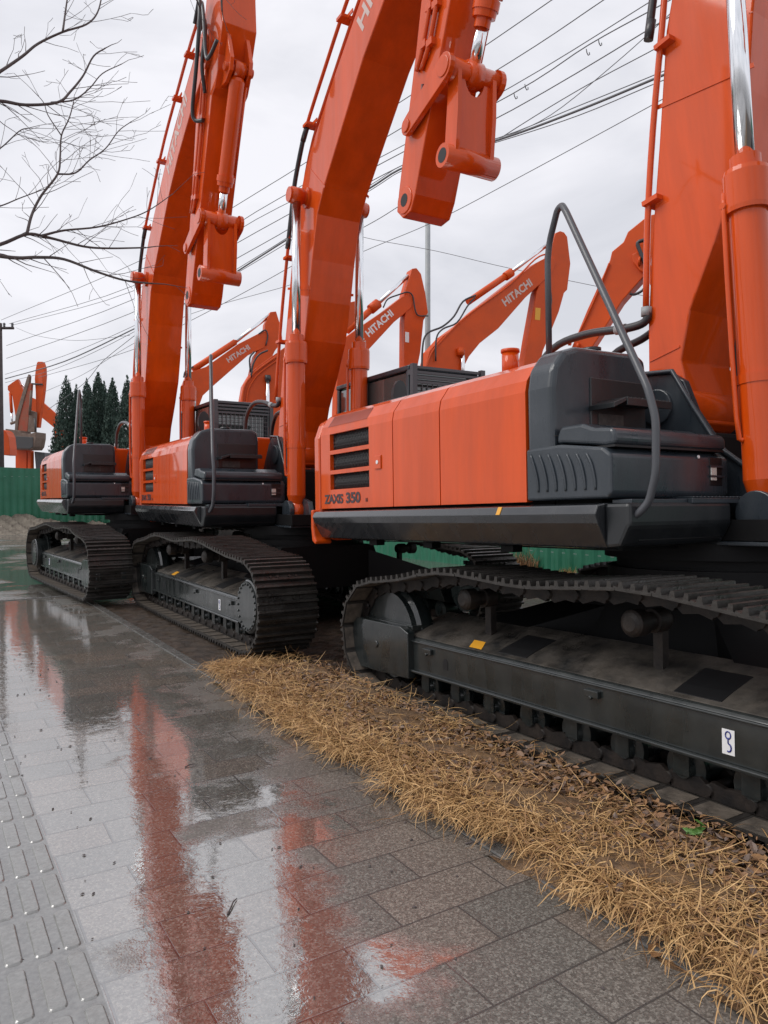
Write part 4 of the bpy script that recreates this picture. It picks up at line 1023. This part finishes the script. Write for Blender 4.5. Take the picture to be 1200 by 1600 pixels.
# ------------------------------------------------------------------ cypress trees
def cypress(px, py, d, wpx, lab):
    top = at(px, py, d); H = top.z; rad = wpx / 1156. * d / 2
    r = tag(empty('cypress_tree', (top.x, top.y, 0)), lab, 'tree', 'dark cypress trees beyond the far fence')
    m = MB(); m.tube([(0, 0, 0), (0, 0, H * .5), (0, 0, H * .97)], [.22, .13, .02], 8); m.build('trunk', M['bark'], r)
    V = []; F = []
    lobes = [(random.uniform(.05, .92), random.uniform(0, 6.28), random.uniform(.78, 1)) for _ in range(160)]
    for _ in range(9000):
        lb = random.choice(lobes); t_ = min(.995, max(.0, lb[0] + random.gauss(0, .05)))
        env = rad * ((1 - t_) ** .68) * (1.05 if t_ > .15 else .6 + t_ * 3)
        a = lb[1] + random.gauss(0, .6); rr = env * lb[2] * random.uniform(.35, 1.0)
        c = Vector((rr * math.cos(a), rr * math.sin(a), H * (.04 + .96 * t_)))
        s_ = random.uniform(.08, .2) * (1.1 - .45 * t_)
        u = Vector((random.gauss(0, .5), random.gauss(0, .5), 1.2)).normalized(); w = u.cross(Vector((random.gauss(0, 1), random.gauss(0, 1), 0))).normalized()
        o = len(V); V += [c - w * s_ * .5, c + w * s_ * .5, c + u * s_ * 1.7]; F.append((o, o + 1, o + 2))
    me = bpy.data.meshes.new('crown'); me.from_pydata([tuple(v) for v in V], [], F); me.materials.append(M['cypress']); me.update()
    c = bpy.data.objects.new('crown', me); COL.objects.link(c); c.parent = r
for a in ((103, 588, 58, 78, 'leftmost broad cypress, its crown touching the orange boom beside it'), (119, 602, 60, 48, 'slim short cypress squeezed just right of the leftmost cypress'),
          (136, 592, 57, 68, 'cypress with a blunt tip left of the tallest cypress'), (153, 582, 58, 72, 'tallest pointed cypress in the middle of the row'),
          (163, 597, 60, 54, 'cypress whose tip pokes out just right of the tallest one'), (176, 592, 57, 66, 'pointed cypress second from the big orange boom'),
          (199, 588, 55, 76, 'cypress partly hidden behind the farthest big excavator boom')): cypress(*a)

# ------------------------------------------------------------------ poles and cables
def pole(name, px, d, ztop, r0, r1, mt, lab, arm=None):
    b = at(px, 780, d); r = tag(empty(name, (b.x, b.y, 0)), lab, 'pole')
    m = MB(); m.tube([(0, 0, -.1), (0, 0, ztop)], [r0, r1], 14); m.build('pole_shaft', mt, r)
    if arm:
        m = MB(); dirx = Vector((math.cos(TH), -math.sin(TH), 0))
        a, c = dirx * -arm + Vector((0, 0, ztop - .25)), dirx * arm + Vector((0, 0, ztop - .25)); m.tube([a, c], .07, 6); m.build('crossarm', mt, r)
        for k in (-.9, -.35, .35, .9):
            m = MB(); q = dirx * arm * k + Vector((0, 0, ztop - .20)); m._lathe(q, q + Vector((0, 0, .22)), [(0, .03), (.3, .07), (.5, .04), (.7, .08), (1, .04), (1, 0)], 10, 0); m.build('insulator', M['cable'], r)
    return r
pole('utility_pole', 1.0, 38, 10.5, .20, .14, M['wood'], 'dark weathered utility pole with a crossarm at the left edge', .75)
pole('lamp_pole', 668, 34, 17, .15, .11, M['pole'], 'tall plain grey metal pole standing behind the yard excavators')
def wire(pts, lab, rad=.014, d0=38., d1=14., cat='cable'):
    k0, k1 = 1 / d0, 1 / d1
    P = [at(x, y, 1 / (k0 + (k1 - k0) * x / 1040.)) for x, y in pts]
    m = MB(); m.tube(smooth_path(P, 5), rad * .85, 5)
    o = m.build('overhead_cable', M['cable']); tag(o, lab, 'cable', 'overhead cables crossing the sky'); return o
wire([(2, 500), (213, 410), (400, 302), (640, 150), (862, 0), (1000, -100)], 'highest overhead cable crossing to the pole top', .013)
wire([(14, 506), (207, 447), (400, 331), (560, 240), (800, 95), (943, 0), (1080, -92)], 'overhead cable second from the top', .013)
wire([(20, 508), (207, 455), (400, 343), (563, 262), (800, 135), (1020, 0), (1100, -50)], 'third overhead cable from the top, left of the hooked pair', .012)
wire([(10, 540), (203, 470), (400, 363), (563, 273), (800, 147), (920, 70), (1040, 4), (1100, -30)], 'overhead cable that carries small hanging hooks', .014)
wire([(10, 560), (203, 490), (400, 387), (563, 292), (800, 172), (1040, 30), (1120, -20)], 'overhead cable just above the crossing pair', .014)
wire([(8, 592), (100, 565), (203, 517), (300, 468), (400, 405), (452, 372), (573, 297), (640, 258), (780, 218), (905, 172), (1035, 118), (1150, 70)], 'thickest overhead cable, a dark lashed line low behind the booms', .030)
wire([(8, 585), (100, 556), (203, 512), (300, 462), (400, 402), (573, 293), (640, 254), (780, 215), (905, 165), (1035, 112), (1150, 62)], 'upper thin cable of the low lashed bundle', .012)
wire([(8, 598), (90, 575), (203, 522), (400, 409), (573, 301), (640, 262), (780, 221), (905, 180), (1035, 126), (1150, 84)], 'lower thin cable of the low lashed bundle', .012)
wire([(60, 590), (203, 548), (300, 500), (400, 447), (470, 408), (563, 358), (622, 323), (780, 217), (905, 140), (1035, 70), (1100, 30)], 'overhead cable that dips under the bundle then rises steeply', .012)
wire([(70, 612), (130, 585), (203, 540), (300, 490), (470, 440), (563, 395), (677, 347), (800, 283), (1012, 168), (1150, 90)], 'lowest long overhead cable, thin and almost straight', .010)
wire([(500, 345), (565, 370), (680, 392), (800, 420), (1000, 461), (1100, 480)], 'thin cable sloping the other way behind the yard booms', .014, 34, 30)
wire([(780, 218), (860, 180), (960, 100), (1040, 28), (1100, -30)], 'diagonal cable crossing the upper pair on the right', .010)
wire([(75, 640), (130, 600), (160, 565), (203, 530), (214, 522)], 'loose slack cable looping down above the cypresses', .014)
wire([(25, 512), (60, 525), (120, 532), (203, 524)], 'slack faint cable running off the crossarm tip', .010)
for (x, y) in ((935, 63), (916, 78), (820, 133), (803, 147)):
    c = at(x, y, 1 / (1 / 38. + (1 / 14. - 1 / 38.) * x / 1040.)); m = MB()
    m.tube([c + Vector((0, 0, .02)), c + Vector((.02, 0, -.05)), c + Vector((.06, 0, -.09)), c + Vector((.10, 0, -.06)), c + Vector((.09, 0, -.02))], .011, 6)
    o = m.build('cable_hook', M['cable']); tag(o, 'small J shaped hook hanging from an overhead cable', 'hook', 'hooks on the overhead cable')

# ------------------------------------------------------------------ yard excavators beyond the fence
def frame_plane(px0, d0, phi):
    """vertical plane through pixel column px0 at depth d0, its right side receding by phi"""
    o = at(px0, 780, d0); e = Vector((math.cos(TH - phi), -math.sin(TH - phi), 0)); n = Vector((e.y, -e.x, 0))   # n away from camera
    if n.dot(_F) < 0: n = -n
    def P(px, py, off=0):
        d = _F + _R * ((px - 600) / 1156.) - _U * ((py - 800) / 1156.); c = Vector((0, 0, CAM_H)); t_ = (o - c).dot(n) / d.dot(n); return c + d * t_ + n * off
    return P, n, e
def plate(P, pts, off, th):
    """outline in the boom's own plane given real thickness"""
    m = MB(); A_ = [P(x, y, off) for x, y in pts]; B_ = [a + (P(600, 700, off + th) - P(600, 700, off)).normalized() * 0 for a in A_]
    return A_
def slab_part(name, P, n, pts, off, th, mt, parent, bevel=.02):
    A_ = [P(x, y, 0) + n * off for x, y in pts]; B_ = [a + n * th for a in A_]; k = len(A_)
    ar = sum(pts[i][0] * pts[(i + 1) % k][1] - pts[(i + 1) % k][0] * pts[i][1] for i in range(k))
    m = MB(); f = [list(range(k)), list(range(k, 2 * k))[::-1]] + [(i, k + i, k + (i + 1) % k, (i + 1) % k) for i in range(k)]
    if ar > 0: f = [list(q)[::-1] for q in f]
    m.add(A_ + B_, f); o = m.build(name, mt, None, bevel=bevel)
    o.parent = parent; o.matrix_parent_inverse = parent.matrix_world.inverted(); return o
def rod_part(name, P, n, a, b, off, r, mt, parent, k=12):
    m = MB(); pts = [P(x, y, 0) + n * off for x, y in ([a, b] if not isinstance(a, list) else a)]
    if isinstance(a, list): pts = smooth_path(pts, 4)
    m.tube(pts, r, k); o = m.build(name, mt); o.parent = parent; o.matrix_parent_inverse = parent.matrix_world.inverted(); return o
def yard_machine(px0, d0, phi, label, spec, body=None):
    P, n, e = frame_plane(px0, d0, R(phi))
    b = P(px0, 780); r = empty('excavator', (b.x, b.y, 0)); bpy.context.view_layer.update()
    tag(r, label, 'excavator', 'excavators parked in the yard beyond the fence')
    for s_ in spec:
        kind = s_[0]
        if kind == 'slab': slab_part(s_[1], P, n, s_[2], s_[3], s_[4], M[s_[5]], r)
        elif kind == 'rod': rod_part(s_[1], P, n, s_[2], s_[3], s_[4], s_[5], M[s_[6]], r)
        elif kind == 'path': rod_part(s_[1], P, n, s_[2], None, s_[3], s_[4], M[s_[5]], r, 8)
        elif kind == 'text':
            a, c = P(*s_[1]) - n * .004, P(*s_[2]) - n * .004; ex = (c - a); up_ = n.cross(ex) 
            if up_.z < 0: up_ = -up_
            t_ = text_obj('boom_lettering', 'HITACHI', 1, .003, M[s_[3]], None, Matrix.Identity(4), bold=.035)
            w = max(v.co.x for v in t_.data.vertices) - min(v.co.x for v in t_.data.vertices); sc = ex.length / w
            Mx = basis(a, ex, up_) @ Matrix.Diagonal((sc, sc, sc * .1, 1)); t_.data.transform(Mx); t_.parent = r; t_.matrix_parent_inverse = r.matrix_world.inverted()
    # body and tracks standing behind the fence
    bx = body if body is not None else 0
    c = P(px0 + bx, 780); rot = math.atan2(e.y, e.x)
    for nm, dims, mt in (('machine_body', (-2.9, .4, -1.4, 1.4, 1.1, 2.3), 'orange2'), ('track', (-2.2, 2.2, -1.55, -.95, 0, 1.0), 'steel'), ('track', (-2.2, 2.2, .95, 1.55, 0, 1.0), 'steel'), ('cab', (-.2, 1.5, .35, 1.35, 1.2, 2.95), 'grey')):
        m = MB(); x0, x1, y0, y1, z0, z1 = dims
        if nm == 'track':
            pr = circ(x0 + .5, .5, .48, 90, 270, 8) + circ(x1 - .5, .5, .48, -90, 90, 8); m.prism(pr, y0, y1, 'y')
        else: m.box(x0, x1, y0, y1, z0, z1)
        o = m.build(nm, M[mt], None, bevel=.1 if nm != 'track' else .03); o.matrix_world = Matrix.Translation((c.x, c.y, 0)) @ Matrix.Translation(n * .25) @ Matrix.Rotation(rot, 4, 'Z')
        o.parent = r; o.matrix_parent_inverse = r.matrix_world.inverted()
    return r
# D : right, with yellow sticker on the arm
yard_machine(690, 26, 22, 'yard excavator with a yellow sticker on its arm, boom rising above the nearest hood', [
    ('slab', 'arm', [(877, 360), (883, 362), (888, 369), (893, 411), (888, 452), (883, 457), (875, 486), (850, 548), (838, 600), (812, 600), (821, 563), (827, 527), (840, 455), (846, 440), (858, 415), (867, 371), (870, 363)], .06, .42, 'orange2'),
    ('slab', 'boom', [(690, 660), (658, 640), (662, 586), (671, 548), (692, 525), (719, 505), (742, 484), (796, 442), (837, 411), (858, 400), (866, 404), (869, 412), (862, 427), (846, 442), (821, 465), (779, 513), (750, 536), (733, 557), (725, 573), (719, 600), (712, 650)], 0, .55, 'orange2'),
    ('rod', 'arm_cylinder', (735, 470), (802, 424), .2, .12, 'orange2'), ('rod', 'cylinder_rod', (802, 424), (868, 374), .2, .07, 'chrome'), ('rod', 'cylinder_gland', (794, 430), (804, 423), .2, .16, 'orange2'),
    ('rod', 'boom_cylinder', (718, 545), (718, 556), -.1, .13, 'orange2'), ('rod', 'cylinder_rod', (720.5, 548), (720.5, 600), -.12, .08, 'chrome'),
    ('path', 'boom_pipes', [(663, 590), (672, 555), (692, 530), (720, 502), (745, 482), (796, 445), (836, 405), (858, 396)], -.03, .03, 'orange2'),
    ('path', 'hydraulic_hose', [(658, 600), (659, 545), (666, 522), (690, 511), (708, 495), (722, 472), (742, 462)], -.06, .035, 'rubber'),
    ('path', 'hydraulic_hose', [(679, 565), (680, 530), (690, 515), (712, 505), (728, 480), (740, 466)], -.09, .03, 'rubber'),
    ('path', 'hydraulic_hose', [(858, 440), (861, 470), (858, 483)], -.03, .025, 'rubber'),
    ('path', 'bucket_cylinder', [(873, 480), (862, 510), (848, 548)], .3, .09, 'orange2'),
    ('slab', 'caution_label', [(838, 480), (846, 481), (845, 500), (837, 499)], .05, .009, 'yellow'),
    ('text', (789, 479), (832, 445), 'letter')])
# C : centre
yard_machine(545, 29, 24, 'yard excavator with a white notice on its arm, boom left of the grey metal pole', [
    ('slab', 'arm', [(645, 419), (652, 418), (659, 427), (666, 458), (670, 488), (663, 500), (658, 550), (650, 590), (646, 640), (632, 640), (633, 500), (637, 470), (632, 462), (640, 435)], .06, .5, 'orange2'),
    ('slab', 'boom', [(555, 680), (524, 680), (528, 560), (533, 532), (557, 515), (601, 485), (628, 464), (640, 459), (647, 468), (643, 480), (632, 490), (616, 503), (567, 556), (560, 575), (556, 640)], 0, .5, 'orange2'),
    ('rod', 'arm_cylinder', (545, 516), (592, 474), .2, .13, 'orange2'), ('rod', 'cylinder_gland', (582, 482), (594, 472), .2, .2, 'orange2'), ('rod', 'cylinder_rod', (592, 474), (641, 429), .2, .08, 'chrome'),
    ('path', 'hydraulic_hose', [(598, 481), (605, 468), (622, 461), (636, 457), (644, 463), (647, 480), (652, 493), (668, 494)], -.05, .03, 'rubber'),
    ('path', 'bucket_cylinder', [(663, 495), (657, 525), (655, 558)], .3, .09, 'orange2'), ('path', 'cylinder_rod', [(655, 560), (654, 595)], .3, .06, 'chrome'),
    ('slab', 'notice_label', [(634, 518), (640, 519), (640, 535), (634, 534)], .05, .009, 'white'),
    ('text', (576, 527), (615, 492), 'white'),
    ('slab', 'boom_stripe', [(560, 535), (569, 528), (570, 530), (561, 537)], -.006, .004, 'letter'), ('slab', 'boom_stripe', [(561, 539), (571, 531.5), (572, 533.5), (562, 541)], -.006, .004, 'letter')])
# B : orange boom rising behind the middle machine
yard_machine(410, 24, 20, 'yard excavator boom with a domed back, tight behind the middle big boom', [
    ('slab', 'boom', [(376, 700), (376, 625), (380, 602), (390, 585), (402, 573), (430, 553), (470, 525), (530, 476), (556, 470), (566, 478), (565, 492), (520, 535), (480, 570), (458, 600), (450, 640), (446, 700)], 0, .5, 'orange2'),
    ('path', 'boom_pipes', [(377, 640), (381, 606), (392, 588), (404, 577), (432, 557)], -.04, .035, 'orange2'), ('path', 'boom_pipes', [(384, 640), (387, 612), (396, 594), (408, 581), (434, 562)], -.04, .03, 'orange2'),
    ('path', 'hydraulic_hose', [(392, 590), (395, 570), (404, 555), (418, 548)], -.05, .03, 'rubber'), ('path', 'hydraulic_hose', [(391, 582), (390, 560), (397, 550)], -.03, .03, 'rubber'),
    ('rod', 'cylinder_rod', (417, 592), (417, 668), -.14, .07, 'chrome'), ('rod', 'rod_eye', (413, 592), (421, 592), -.14, .11, 'rubber')])
# A : left centre
yard_machine(300, 36, 24, 'yard excavator seen between the two farther big booms, faint pale lettering on it', [
    ('slab', 'arm', [(423, 487), (432, 486), (440, 512), (442, 532), (430, 548), (420, 570), (400, 620), (388, 640), (391, 585), (398, 555), (413, 535), (415, 505)], .06, .5, 'orange2'),
    ('slab', 'boom', [(300, 690), (284, 690), (286, 600), (293, 583), (322, 573), (373, 537), (412, 517), (420, 522), (418, 533), (413, 543), (390, 553), (333, 603), (317, 618), (312, 632), (310, 690)], 0, .55, 'orange2'),
    ('rod', 'arm_cylinder', (302, 577), (369, 533), .2, .15, 'orange2'), ('rod', 'cylinder_rod', (369, 533), (422, 492), .2, .09, 'chrome'), ('rod', 'cylinder_rod', (303, 614), (303, 640), -.1, .09, 'chrome'), ('rod', 'rod_eye', (301, 611), (305, 611), -.1, .12, 'rubber'),
    ('path', 'hydraulic_hose', [(287, 590), (290, 580), (302, 573)], -.03, .04, 'rubber'),
    ('path', 'hydraulic_hose', [(404, 522), (414, 516), (418, 525), (415, 540)], -.05, .035, 'rubber'),
    ('text', (357, 567), (391, 545), 'letter')])
# E : arm leaning down left behind the handrail
yard_machine(985, 17, -26, 'yard excavator arm leaning down to the left behind the bent grey handrail', [
    ('slab', 'arm', [(1031, 337), (1024, 334), (1012, 337), (981, 362), (974, 378), (956, 393), (953, 406), (944, 426), (918, 483), (886, 560), (914, 560), (972, 470), (985, 455), (1012, 425), (1031, 355)], 0, .42, 'orange2'),
    ('slab', 'boom_end', [(988, 400), (996, 396), (1012, 410), (1030, 430), (1045, 470), (1030, 480), (1010, 430), (1000, 424), (990, 412)], -.12, .66, 'orange2'),
    ('rod', 'boom_pin', (999, 411), (1002, 411), -.14, .10, 'orange2'),
    ('path', 'hydraulic_hose', [(1010, 378), (998, 383), (1002, 397), (1012, 422)], -.16, .045, 'rubber'), ('path', 'hydraulic_hose', [(1009, 430), (1006, 450), (992, 459), (984, 458)], .05, .03, 'rubber'),
    ('path', 'arm_pipes', [(952, 412), (935, 455), (915, 500), (900, 530)], -.03, .02, 'orange2'),
    ('rod', 'pin_boss', (889, 536), (893, 536), -.05, .07, 'orange2'), ('rod', 'pin_boss', (902, 541), (906, 541), -.04, .07, 'orange2')], body=60)
# F : far left pair behind the far fence
yard_machine(95, 66, 10, 'distant excavator at far left, boom reaching left to an elbow above the bucket', [
    ('slab', 'arm', [(20, 597), (28, 592), (31, 600), (38, 613), (30, 630), (28, 655), (24, 650), (19, 618), (12, 609), (12, 603)], 0, .6, 'orange2'),
    ('slab', 'boom', [(34, 614), (66, 628), (88, 647), (98, 665), (100, 735), (86, 735), (84, 668), (62, 650), (38, 634), (31, 624)], .1, .6, 'orange2'),
    ('rod', 'bucket_cylinder', (15, 613), (17, 644), .2, .13, 'orange2'), ('rod', 'cylinder_rod', (17, 644), (18, 662), .2, .08, 'chrome'), ('rod', 'arm_cylinder', (33, 600), (44, 612), .3, .1, 'chrome')])
yard_machine(40, 44, -12, 'distant excavator at far left, muddy bucket curled up in front of its orange arm', [
    ('slab', 'boom', [(57.5, 567), (59, 565), (66, 565), (67.5, 569), (69, 574), (69.5, 587), (68, 608), (65.5, 628), (62, 650), (60, 668), (54, 668), (56, 640), (55.5, 612), (54, 592), (55.5, 577)], 0, .25, 'orange2'),
    ('slab', 'boom_face', [(60, 584), (67, 584), (67, 604), (61, 604)], -.02, .015, 'orange'),
    ('slab', 'arm', [(50, 598), (54, 602), (51.5, 640), (48, 675), (33, 675), (35, 655), (44, 620)], -.3, .2, 'rust2'),
    ('slab', 'arm_side', [(48, 591), (50.5, 586), (52, 590), (51, 600), (44, 624), (35, 657), (33, 675), (29, 675), (30, 652), (40, 618)], -.34, .2, 'rust'),
    ('rod', 'crossbar', (48, 600), (68, 601), -.1, .05, 'mesh_bar'),
    ('rod', 'cylinder_rod', (58, 612), (55, 650), -.5, .07, 'rust'), ('rod', 'tipping_link', (63, 655), (65, 678), -.5, .05, 'mesh_bar'),
    ('slab', 'link_arm', [(53, 642), (62, 645), (61, 676), (50, 676)], -.4, .2, 'rust'),
    ('slab', 'bucket', [(25, 672), (48, 675), (50, 679), (62, 680), (72, 677), (72, 686), (69.5, 699), (66, 704), (50, 704), (34, 703.5), (26, 698)], -.9, .9, 'rust'), ('slab', 'bucket_lip', [(35, 683), (68, 685), (68, 700), (63, 703), (36, 702)], -.93, .03, 'mesh_bar'), ('rod', 'bucket_roll', (17, 692), (26, 690), -.5, .30, 'mesh_bar'),
    ('slab', 'boom_base', [(24, 702), (42, 702), (41, 740), (24, 740)], 0, .5, 'orange2'), ('slab', 'boom_base', [(43, 704), (48, 704), (48, 740), (43, 740)], 0, .3, 'orange2'),
    ('slab', 'cab', [(50, 705), (66, 707), (67, 740), (53, 740)], .2, 1.2, 'grey'), ('rod', 'link_pin', (17, 662), (30, 657), 0, .08, 'rust')], body=-10)
yard_machine(8, 40, 0, 'sliver of an orange excavator counterweight right behind the utility pole', [
    ('slab', 'counterweight', [(4, 671), (9, 674), (13, 682), (15, 700), (15, 711), (4, 711)], 0, .8, 'orange2')], body=-40)

# ------------------------------------------------------------------ bare tree reaching in from the left
def bare_tree():
    base_ = at(-520, 780, 4.6); r = tag(empty('bare_tree', (base_.x, base_.y, 0)), 'leafless tree whose thin twigs reach in across the upper left sky', 'tree')
    inv = Vector((-base_.x, -base_.y, 0))
    bpy.context.view_layer.update()
    def put(m, nm):
        o = m.build(nm, M['bark']); o.parent = r; o.matrix_parent_inverse = r.matrix_world.inverted(); return o
    tk = [Vector((base_.x, base_.y, -.1)), Vector((base_.x, base_.y, 1.6)), Vector((base_.x + .1, base_.y + .05, 3.2)), Vector((base_.x + .3, base_.y, 5.2)), Vector((base_.x + .5, base_.y, 7.5))]
    m = MB(); m.tube(smooth_path(tk, 4), [.17 - .13 * i / 16 for i in range(17)], 10); put(m, 'trunk')
    W = MB()
    def sprig(p, d, L_, r_, depth):
        """crooked twig with side shoots"""
        seg = max(3, int(L_ / .075)); pts = [p]; rs = [r_]
        dd = d.normalized()
        for i in range(seg):
            dd = (dd + Vector((random.gauss(0, .10), random.gauss(0, .10), random.gauss(0, .08) + .012))).normalized()
            pts.append(pts[-1] + dd * (L_ / seg)); rs.append(max(.0013, r_ * (1 - .75 * (i + 1) / seg)))
            if depth > 0 and random.random() < .42 and i > 0:
                ax_ = Vector((random.gauss(0, 1), random.gauss(0, 1), random.gauss(0, 1))).normalized(); nd = (Matrix.Rotation(random.choice((-1, 1)) * random.uniform(.5, 1.0), 3, ax_) @ dd)
                sprig(pts[-1], nd, L_ * random.uniform(.3, .55), rs[-1] * .6, depth - 1)
        W.tube(pts, rs, 4, cap=False)
    def limb(px, d0, d1, r0, r1, root_z=None, twigs=1.6, tl=.36):
        n = len(px); P = [at(x, y, d0 + (d1 - d0) * i / (n - 1)) for i, (x, y) in enumerate(px)]
        if root_z is not None:
            t0 = Vector((base_.x + .15, base_.y, root_z)); P = [t0, t0.lerp(P[0], .55) + Vector((0, 0, .15))] + P
        S = smooth_path(P, 5); k = len(S); rs = [r0 + (r1 - r0) * (i / (k - 1)) ** .8 for i in range(k)]
        if root_z is not None: rs = [r * (1 + 1.0 * max(0, 1 - i / 10)) for i, r in enumerate(rs)]
        m = MB(); m.tube(S, [r * 1.35 for r in rs], 7); put(m, 'branch')
        st = 10 if root_z is not None else 2
        for i in range(st, k - 1):
            if random.random() < .30 * twigs:
                d = (S[i + 1] - S[i]).normalized(); sd_ = random.choice((-1, 1))
                nd = (Matrix.Rotation(sd_ * random.uniform(.45, 1.0), 3, _F) @ d) + _F * random.gauss(0, .35)
                sprig(S[i], nd, tl * random.uniform(.45, 1.1), max(.0016, rs[i] * .45), 2)
        d = (S[-1] - S[-2]).normalized(); sprig(S[-1], d, tl * .6, r1, 2)
        return S
    limb([(-60, 395), (0, 382), (42, 366), (75, 371), (130, 385), (170, 388), (228, 387)], 4.2, 4.9, .011, .004, 2.6)
    limb([(-60, 390), (0, 400), (30, 403), (60, 402), (100, 405), (150, 424), (195, 438), (238, 443)], 4.2, 4.6, .012, .004, 2.4)
    limb([(42, 366), (50, 335), (65, 305), (90, 272), (94, 245), (96, 212), (108, 185), (115, 160)], 4.3, 4.9, .007, .0025)
    limb([(90, 272), (118, 270), (140, 250), (165, 232), (185, 205), (205, 190)], 4.6, 5.1, .0045, .002)
    limb([(-60, 160), (0, 158), (40, 164), (90, 160), (110, 143), (130, 118), (146, 88), (165, 75)], 4.0, 4.7, .010, .003, 3.6)
    limb([(80, 160), (115, 156), (140, 138), (160, 115), (190, 100)], 4.3, 4.8, .004, .002)
    limb([(-60, 150), (0, 112), (35, 88), (60, 68), (98, 50), (135, 38), (152, 20), (160, -10)], 4.0, 4.8, .009, .003, 3.9)
    limb([(98, 50), (102, 20), (107, -15)], 4.4, 4.6, .005, .003)
    limb([(66, 368), (100, 360), (150, 355), (190, 345), (230, 330), (270, 303)], 4.5, 5.0, .006, .002)
    limb([(-40, 330), (0, 322), (30, 310), (65, 297)], 4.2, 4.4, .005, .002, 2.9)
    limb([(-30, 245), (0, 232), (30, 205), (45, 200)], 4.2, 4.3, .004, .002, 3.2)
    limb([(96, 212), (75, 180), (68, 160), (50, 140)], 4.7, 4.7, .003, .0015, None, 1, .25)
    limb([(200, -60), (345, -40), (346, 0), (347, 18)], 5.0, 5.0, .010, .004, None, .8, .22)
    limb([(250, -45), (300, -10), (314, 22), (313, 55)], 5.0, 5.2, .005, .003, None, 1.2, .2)
    limb([(-120, -150), (60, -110), (200, -60), (260, -48)], 4.4, 5.0, .016, .010, 5.6, .3, .4)
    put(W, 'twigs')
bare_tree()

# specks of grit and bark on the wet slabs
m = MB()
for _ in range(260):
    x = random.uniform(-.1, 2.0); y = random.uniform(1.0, 9.0) ; l = random.uniform(.003, .009) * (1 + y * .12); a = random.uniform(0, 6.28); h = l * .5
    vs = [(x + l * math.cos(a + k * 1.57) * (1 if k % 2 else .55), y + l * math.sin(a + k * 1.57) * (1 if k % 2 else .55), .003) for k in range(4)]
    m.add(vs + [(x, y, .003 + h)], [(0, 1, 4), (1, 2, 4), (2, 3, 4), (3, 0, 4)])
tag(m.build('grit', M['bark']), 'scattered dark grit and bark crumbs on the wet paving slabs', 'grit', kind='stuff')
